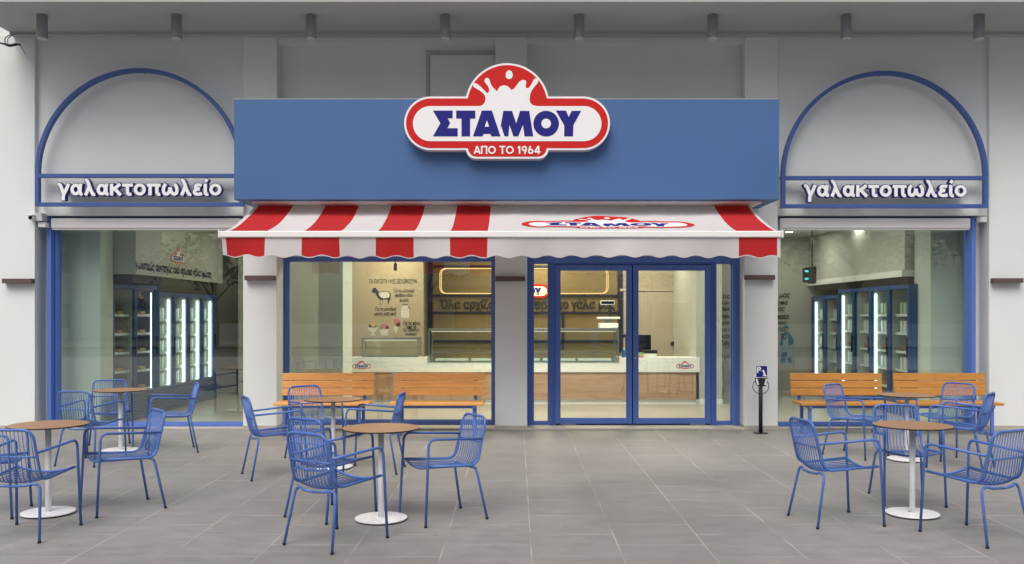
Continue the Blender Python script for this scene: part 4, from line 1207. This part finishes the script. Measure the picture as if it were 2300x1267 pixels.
# row under the printed words (faces +X) and row beyond the other window (faces -X)
n_ = 0
FR = []
for k in range(2): FR.append(((fA0, fA)[k], (-6.08 + .145 * k, 13.43 + .466 * k, 0), R(-17.3), .655, 'lit display fridge with trays of cakes, %s the slatted base' % ('first behind the window, beside' if k == 0 else 'second from the pale column, beside')))
for k in range(4): FR.append((fL, (-5.76, 14.34 + .675 * k, 0), 0, 1, ('lit narrow fridge right beside the cake fridges', 'lit narrow fridge between the first and third narrow ones', 'lit narrow fridge third in the narrow row', 'lit narrow fridge at the far end under the word ημέρας')[k]))
for k in range(6):
    ww = .75
    FR.append((((fa0, fa), (fl0, fl))[k // 4][k % 2], (6.0, 13.62 + ww * (k + 1), 0), R(180), 1.0 if k < 4 else 1.08, ('blue drinks fridge nearest the column behind the darker benches', 'blue dairy fridge second from the column, above the darker benches', 'blue dairy fridge third from the column', 'blue dairy fridge fourth from the column',
              'lower blue fridge fifth from the column', 'lower blue fridge farthest from the column, next to the milkman wall')[k]))
used = set()
for src, loc, rz, sc, lab in FR:
    if id(src) not in used: used.add(id(src)); o = src
    else: o = dup(src, loc, rz)
    frs.append((o, loc, rz, sc, lab, src))
for o, loc, rz, sc, lab, src in frs:
    o.location = loc; o.rotation_euler = (0, 0, rz); o.scale = (1, sc, 1)
    tag(o, lab, 'fridge', 'glass door fridges inside the shop')
sp = thing('slatted_base', 'long dark blue slatted base in front of the lit fridges', 'fridge base', (0, 0, 0))
for k in range(9): bxo('slat', M['plinth_blue'], sp, -5.765, -5.735, 13.05, 17.05, .03 + .045 * k, .068 + .045 * k, bevel=.003)
bxo('body', M['plinth_blue'], sp, -5.95, -5.766, 13.06, 17.04, .018, .43)
f3 = lambda u, v_, h: Vector((-5.738 + h, u, v_))
tag(MB().mesh(text_fit("γευστικές συνταγές από φρέσκο γάλα ημέρας", 13.40, 16.75, 2.26, 2.44, f3, .003, offset=.035)).build('wall_lettering', M['print_navy']), 'dark words συνταγές από φρέσκο γάλα ημέρας above the lit fridges', 'wall lettering')
E_ = thing('wall_emblem', 'small ΣΤΑΜΟΥ emblem above the lit fridges', 'emblem', (0, 0, 0))
emblem('emblem', E_, lambda u, v_, h: Vector((-5.7379 + h, 15.1 + u, 2.60 + v_)), .62, .003, split=False)

# goods on the fridge shelves
def carton(m):
    return MB().box(-.045, .045, -.045, .045, 0, .20).box(-.04, .04, -.005, .005, .20, .23).build('milk_carton', m, None, .004)
def tub(m):
    return MB().lathe([(.045, 0), (.055, .08), (.058, .081), (.058, .092)], seg=14).build('dessert_tub', m)
def tray(m):
    return MB().box(-.07, .07, -.13, .13, 0, .02).box(-.055, .055, -.11, .11, .02, .06).build('cake_tray', m, None, .008)
prot = {'cw': carton(M['carton_white']), 'cg': carton(M['carton_green']), 'tb': tub(M['tub_brown']), 'tr': tray(M['print_cream'])}
lab = {'cw': ('small white carton on a fridge shelf', 'carton', 'white cartons in the fridges'), 'cg': ('small pale green carton on a fridge shelf', 'carton', 'pale green cartons in the fridges'),
       'tb': ('small brown dessert tub on a fridge shelf', 'tub', 'brown dessert tubs in the fridges'), 'tr': ('pale cake on a tray in the cake fridge', 'cake', 'cakes in the fridges')}
first = set()
def stock(kind, p):
    o = prot[kind]
    if kind in first: o = o.copy(); C.objects.link(o)
    first.add(kind); o.location = p; tag(o, *lab[kind])
for o, loc, rz, sc, lb, src in frs:
    h, w_ = (2.08, .74) if src in (fa, fA, fa0, fA0) else (1.98, .675)
    ca, sa = math.cos(rz), math.sin(rz)
    for k in range(5):
        z = .42 + (h - .62) * k / 5 + .0125
        if loc[0] < 0: kind = 'tr' if src in (fA, fA0) else ('cw', 'cg')[k % 2]
        else: kind = ('tb', 'cw', 'tb', 'cw', 'cg')[k] if src in (fa, fa0) else ('cg', 'cw', 'cw', 'tb', 'cw')[k]
        n = 2 if kind == 'tr' else 5
        if z > h - .3 and kind != 'tb': continue
        for i in range(n):
            lx, ly = -.20, w_ * (i + 1) / (n + 1)
            ly *= sc
            stock(kind, (loc[0] + lx * ca - ly * sa, loc[1] + lx * sa + ly * ca, z))

# ------------------------------------------------------------------ ceiling spots (lit) and their light, plus unseen spots added to brighten the rooms
def room_spot(label, x, y, watts, col=(1, .86, .68), size=.5):
    t = thing('ceiling_spot', label, 'ceiling light', (x, y, 3.2), group='round ceiling lights inside the shop')
    MB().lathe([(.09, -.012), (.09, -.0005)], seg=24).build('trim', M['white_metal'], t)
    MB().lathe([(.07, -.016), (.07, -.0125)], seg=24).build('lamp', M['spot_warm'], t)
    ld = bpy.data.lights.new('spot_light', 'AREA'); ld.shape = 'DISK'; ld.size = size; ld.energy = watts; ld.color = col
    lo = bpy.data.objects.new('spot_light', ld); C.objects.link(lo); lo.parent = t; lo.location = (0, 0, -.03)
    return t
cw = (.92, 1, .96)
PW = .42
for x, y, wt, cl, lb in ((-1.0, 14.3, 75, (1, .85, .62), 'added ceiling light in front of the ice cream wall'), (-2.3, 16.4, 55, (1, .80, .52), 'added ceiling light over the small display case'),
                     (.2, 14.2, 90, (1, .87, .68), 'added ceiling light above the long display case'), (.4, 17.5, 75, (1, .78, .46), 'added ceiling light close to the dark back wall'),
                     (2.2, 14.3, 90, (1, .87, .70), 'added ceiling light above the till end of the counter'), (2.4, 17.2, 45, (1, .85, .66), 'added ceiling light in front of the back door'),
                     (sx(1772, 17.0), 17.0, 45, (1, .92, .76), 'ceiling light close to the milkman wall'), (sx(1943, 15.6), 15.6, 40, (1, .94, .80), 'ceiling light before the dairy fridges'),
                     (sx(1877, 17.9), 17.7, 22, (1, .92, .76), 'ceiling light at the far end of the dairy fridges'), (4.6, 14.3, 50, (.97, .98, .9), 'added ceiling light just inside the window behind the darker benches'),
                     (-4.6, 14.2, 18, cw, 'added ceiling light just inside the first window'), (-4.8, 16.6, 14, cw, 'added ceiling light at the far end of the lit fridges')):
    room_spot(lb, x, y, wt * PW * (1.9 if -3 < x < 3 else .9), cl)

# ------------------------------------------------------------------ across the street (seen in the panes)
def make_tree(seed, h=8.5, cr=3.2):
    rnd = random.Random(seed)
    t = thing('street_tree', '', 'tree')
    tr = MB()
    tr.tube([(0, 0, -.16), (.05, .02, 1.2), (-.05, .05, 2.6), (.1, 0, h * .6)], [.20, .16, .13, .07], 10)
    tips = []
    for k in range(11):
        a = rnd.uniform(0, 6.28); z0 = rnd.uniform(2.1, h * .55)
        r_ = cr * rnd.uniform(.5, .95); z1 = z0 + rnd.uniform(.8, h * .38)
        e = Vector((r_ * math.cos(a), r_ * math.sin(a), z1))
        m_ = Vector((e.x * .45, e.y * .45, z0 + (z1 - z0) * .65))
        tr.tube([(0, 0, z0), m_, e], [.07, .045, .015], 7); tips += [e, (m_ + e) / 2]
    tr.build('trunk', M['bark'], t)
    cm = MB()
    for k in range(70):
        c = rnd.choice(tips) + Vector((rnd.gauss(0, .7), rnd.gauss(0, .7), rnd.gauss(.2, .6)))
        if c.z < 2.2: c.z = 2.2 + rnd.random()
        s_ = rnd.uniform(.35, .75)
        for j in range(46):
            p = c + Vector((rnd.gauss(0, s_ * .55), rnd.gauss(0, s_ * .55), rnd.gauss(0, s_ * .42)))
            u = Vector((rnd.gauss(0, 1), rnd.gauss(0, 1), rnd.gauss(0, .6))).normalized(); w2 = u.cross(Vector((rnd.gauss(0, 1), rnd.gauss(0, 1), rnd.gauss(0, 1)))).normalized()
            L_ = rnd.uniform(.09, .17)
            cm.quad(p - u * L_, p + w2 * L_ * .5, p + u * L_, p - w2 * L_ * .5)
    cm.build('crown', M['leaf'], t)
    return t
tp = [make_tree(3), make_tree(11, 7.0, 3.0)]
for i, (x, y, s_, k, lb) in enumerate(((-16.0, -22, 1.0, 0, 'street tree reflected in the first window'), (-4, -14, 1.05, 0, 'street tree reflected near the ice cream wall'), (6.5, -18, .95, 1, 'street tree reflected in the door glass'),
                                   (14.5, -13, 1.15, 0, 'large street tree reflected above the dairy fridges'), (21, -16, 1.1, 1, 'street tree beyond the large one, reflected in the last pane'), (-21.5, -24, .40, 1, 'low street tree reflected beside the pale column'), (-27, -24, .48, 1, 'far low tree across the street'))):
    src = tp[k]
    if k not in first: first.add(k); o = src
    else: o = dup(src, (x, y, 0), i)
    o.location = (x, y, 0); o.rotation_euler = (0, 0, i * 1.3); o.scale = (s_, s_, s_)
    tag(o, lb, 'tree', 'trees across the street')
def block(label, x0, x1, y0, y1, h, floors, bays):
    t = thing('apartment_block', label, 'building', ((x0 + x1) / 2, y1, 0)); t.location = (0, 0, 0)
    bxo('wall', M['block_white'], t, x0, x1, y0, y1, -.1, h)
    fh = h / floors
    for f in range(floors):
        for b in range(bays):
            a = x0 + (x1 - x0) * (b + .2) / bays; c = x0 + (x1 - x0) * (b + .8) / bays
            bxo('window', M['block_dark'], t, a, c, y1 + .003, y1 + .06, f * fh + .7, f * fh + 2.4)
        if f: bxo('balcony', M['block_white'], t, x0 + .3, x1 - .3, y1 + .061, y1 + 1.3, f * fh - .1, f * fh + .85)
    return t
block('white apartment block with balconies across the street, reflected in the panes', -8, 12, -46, -32, 20, 6, 6)
block('pale apartment block with dark windows at the street corner', 36, 70, -46, -34, 18, 5, 8)
block('far pale apartment block reflected at the edge of the first window', -62, -30, -50, -36, 18, 5, 8)
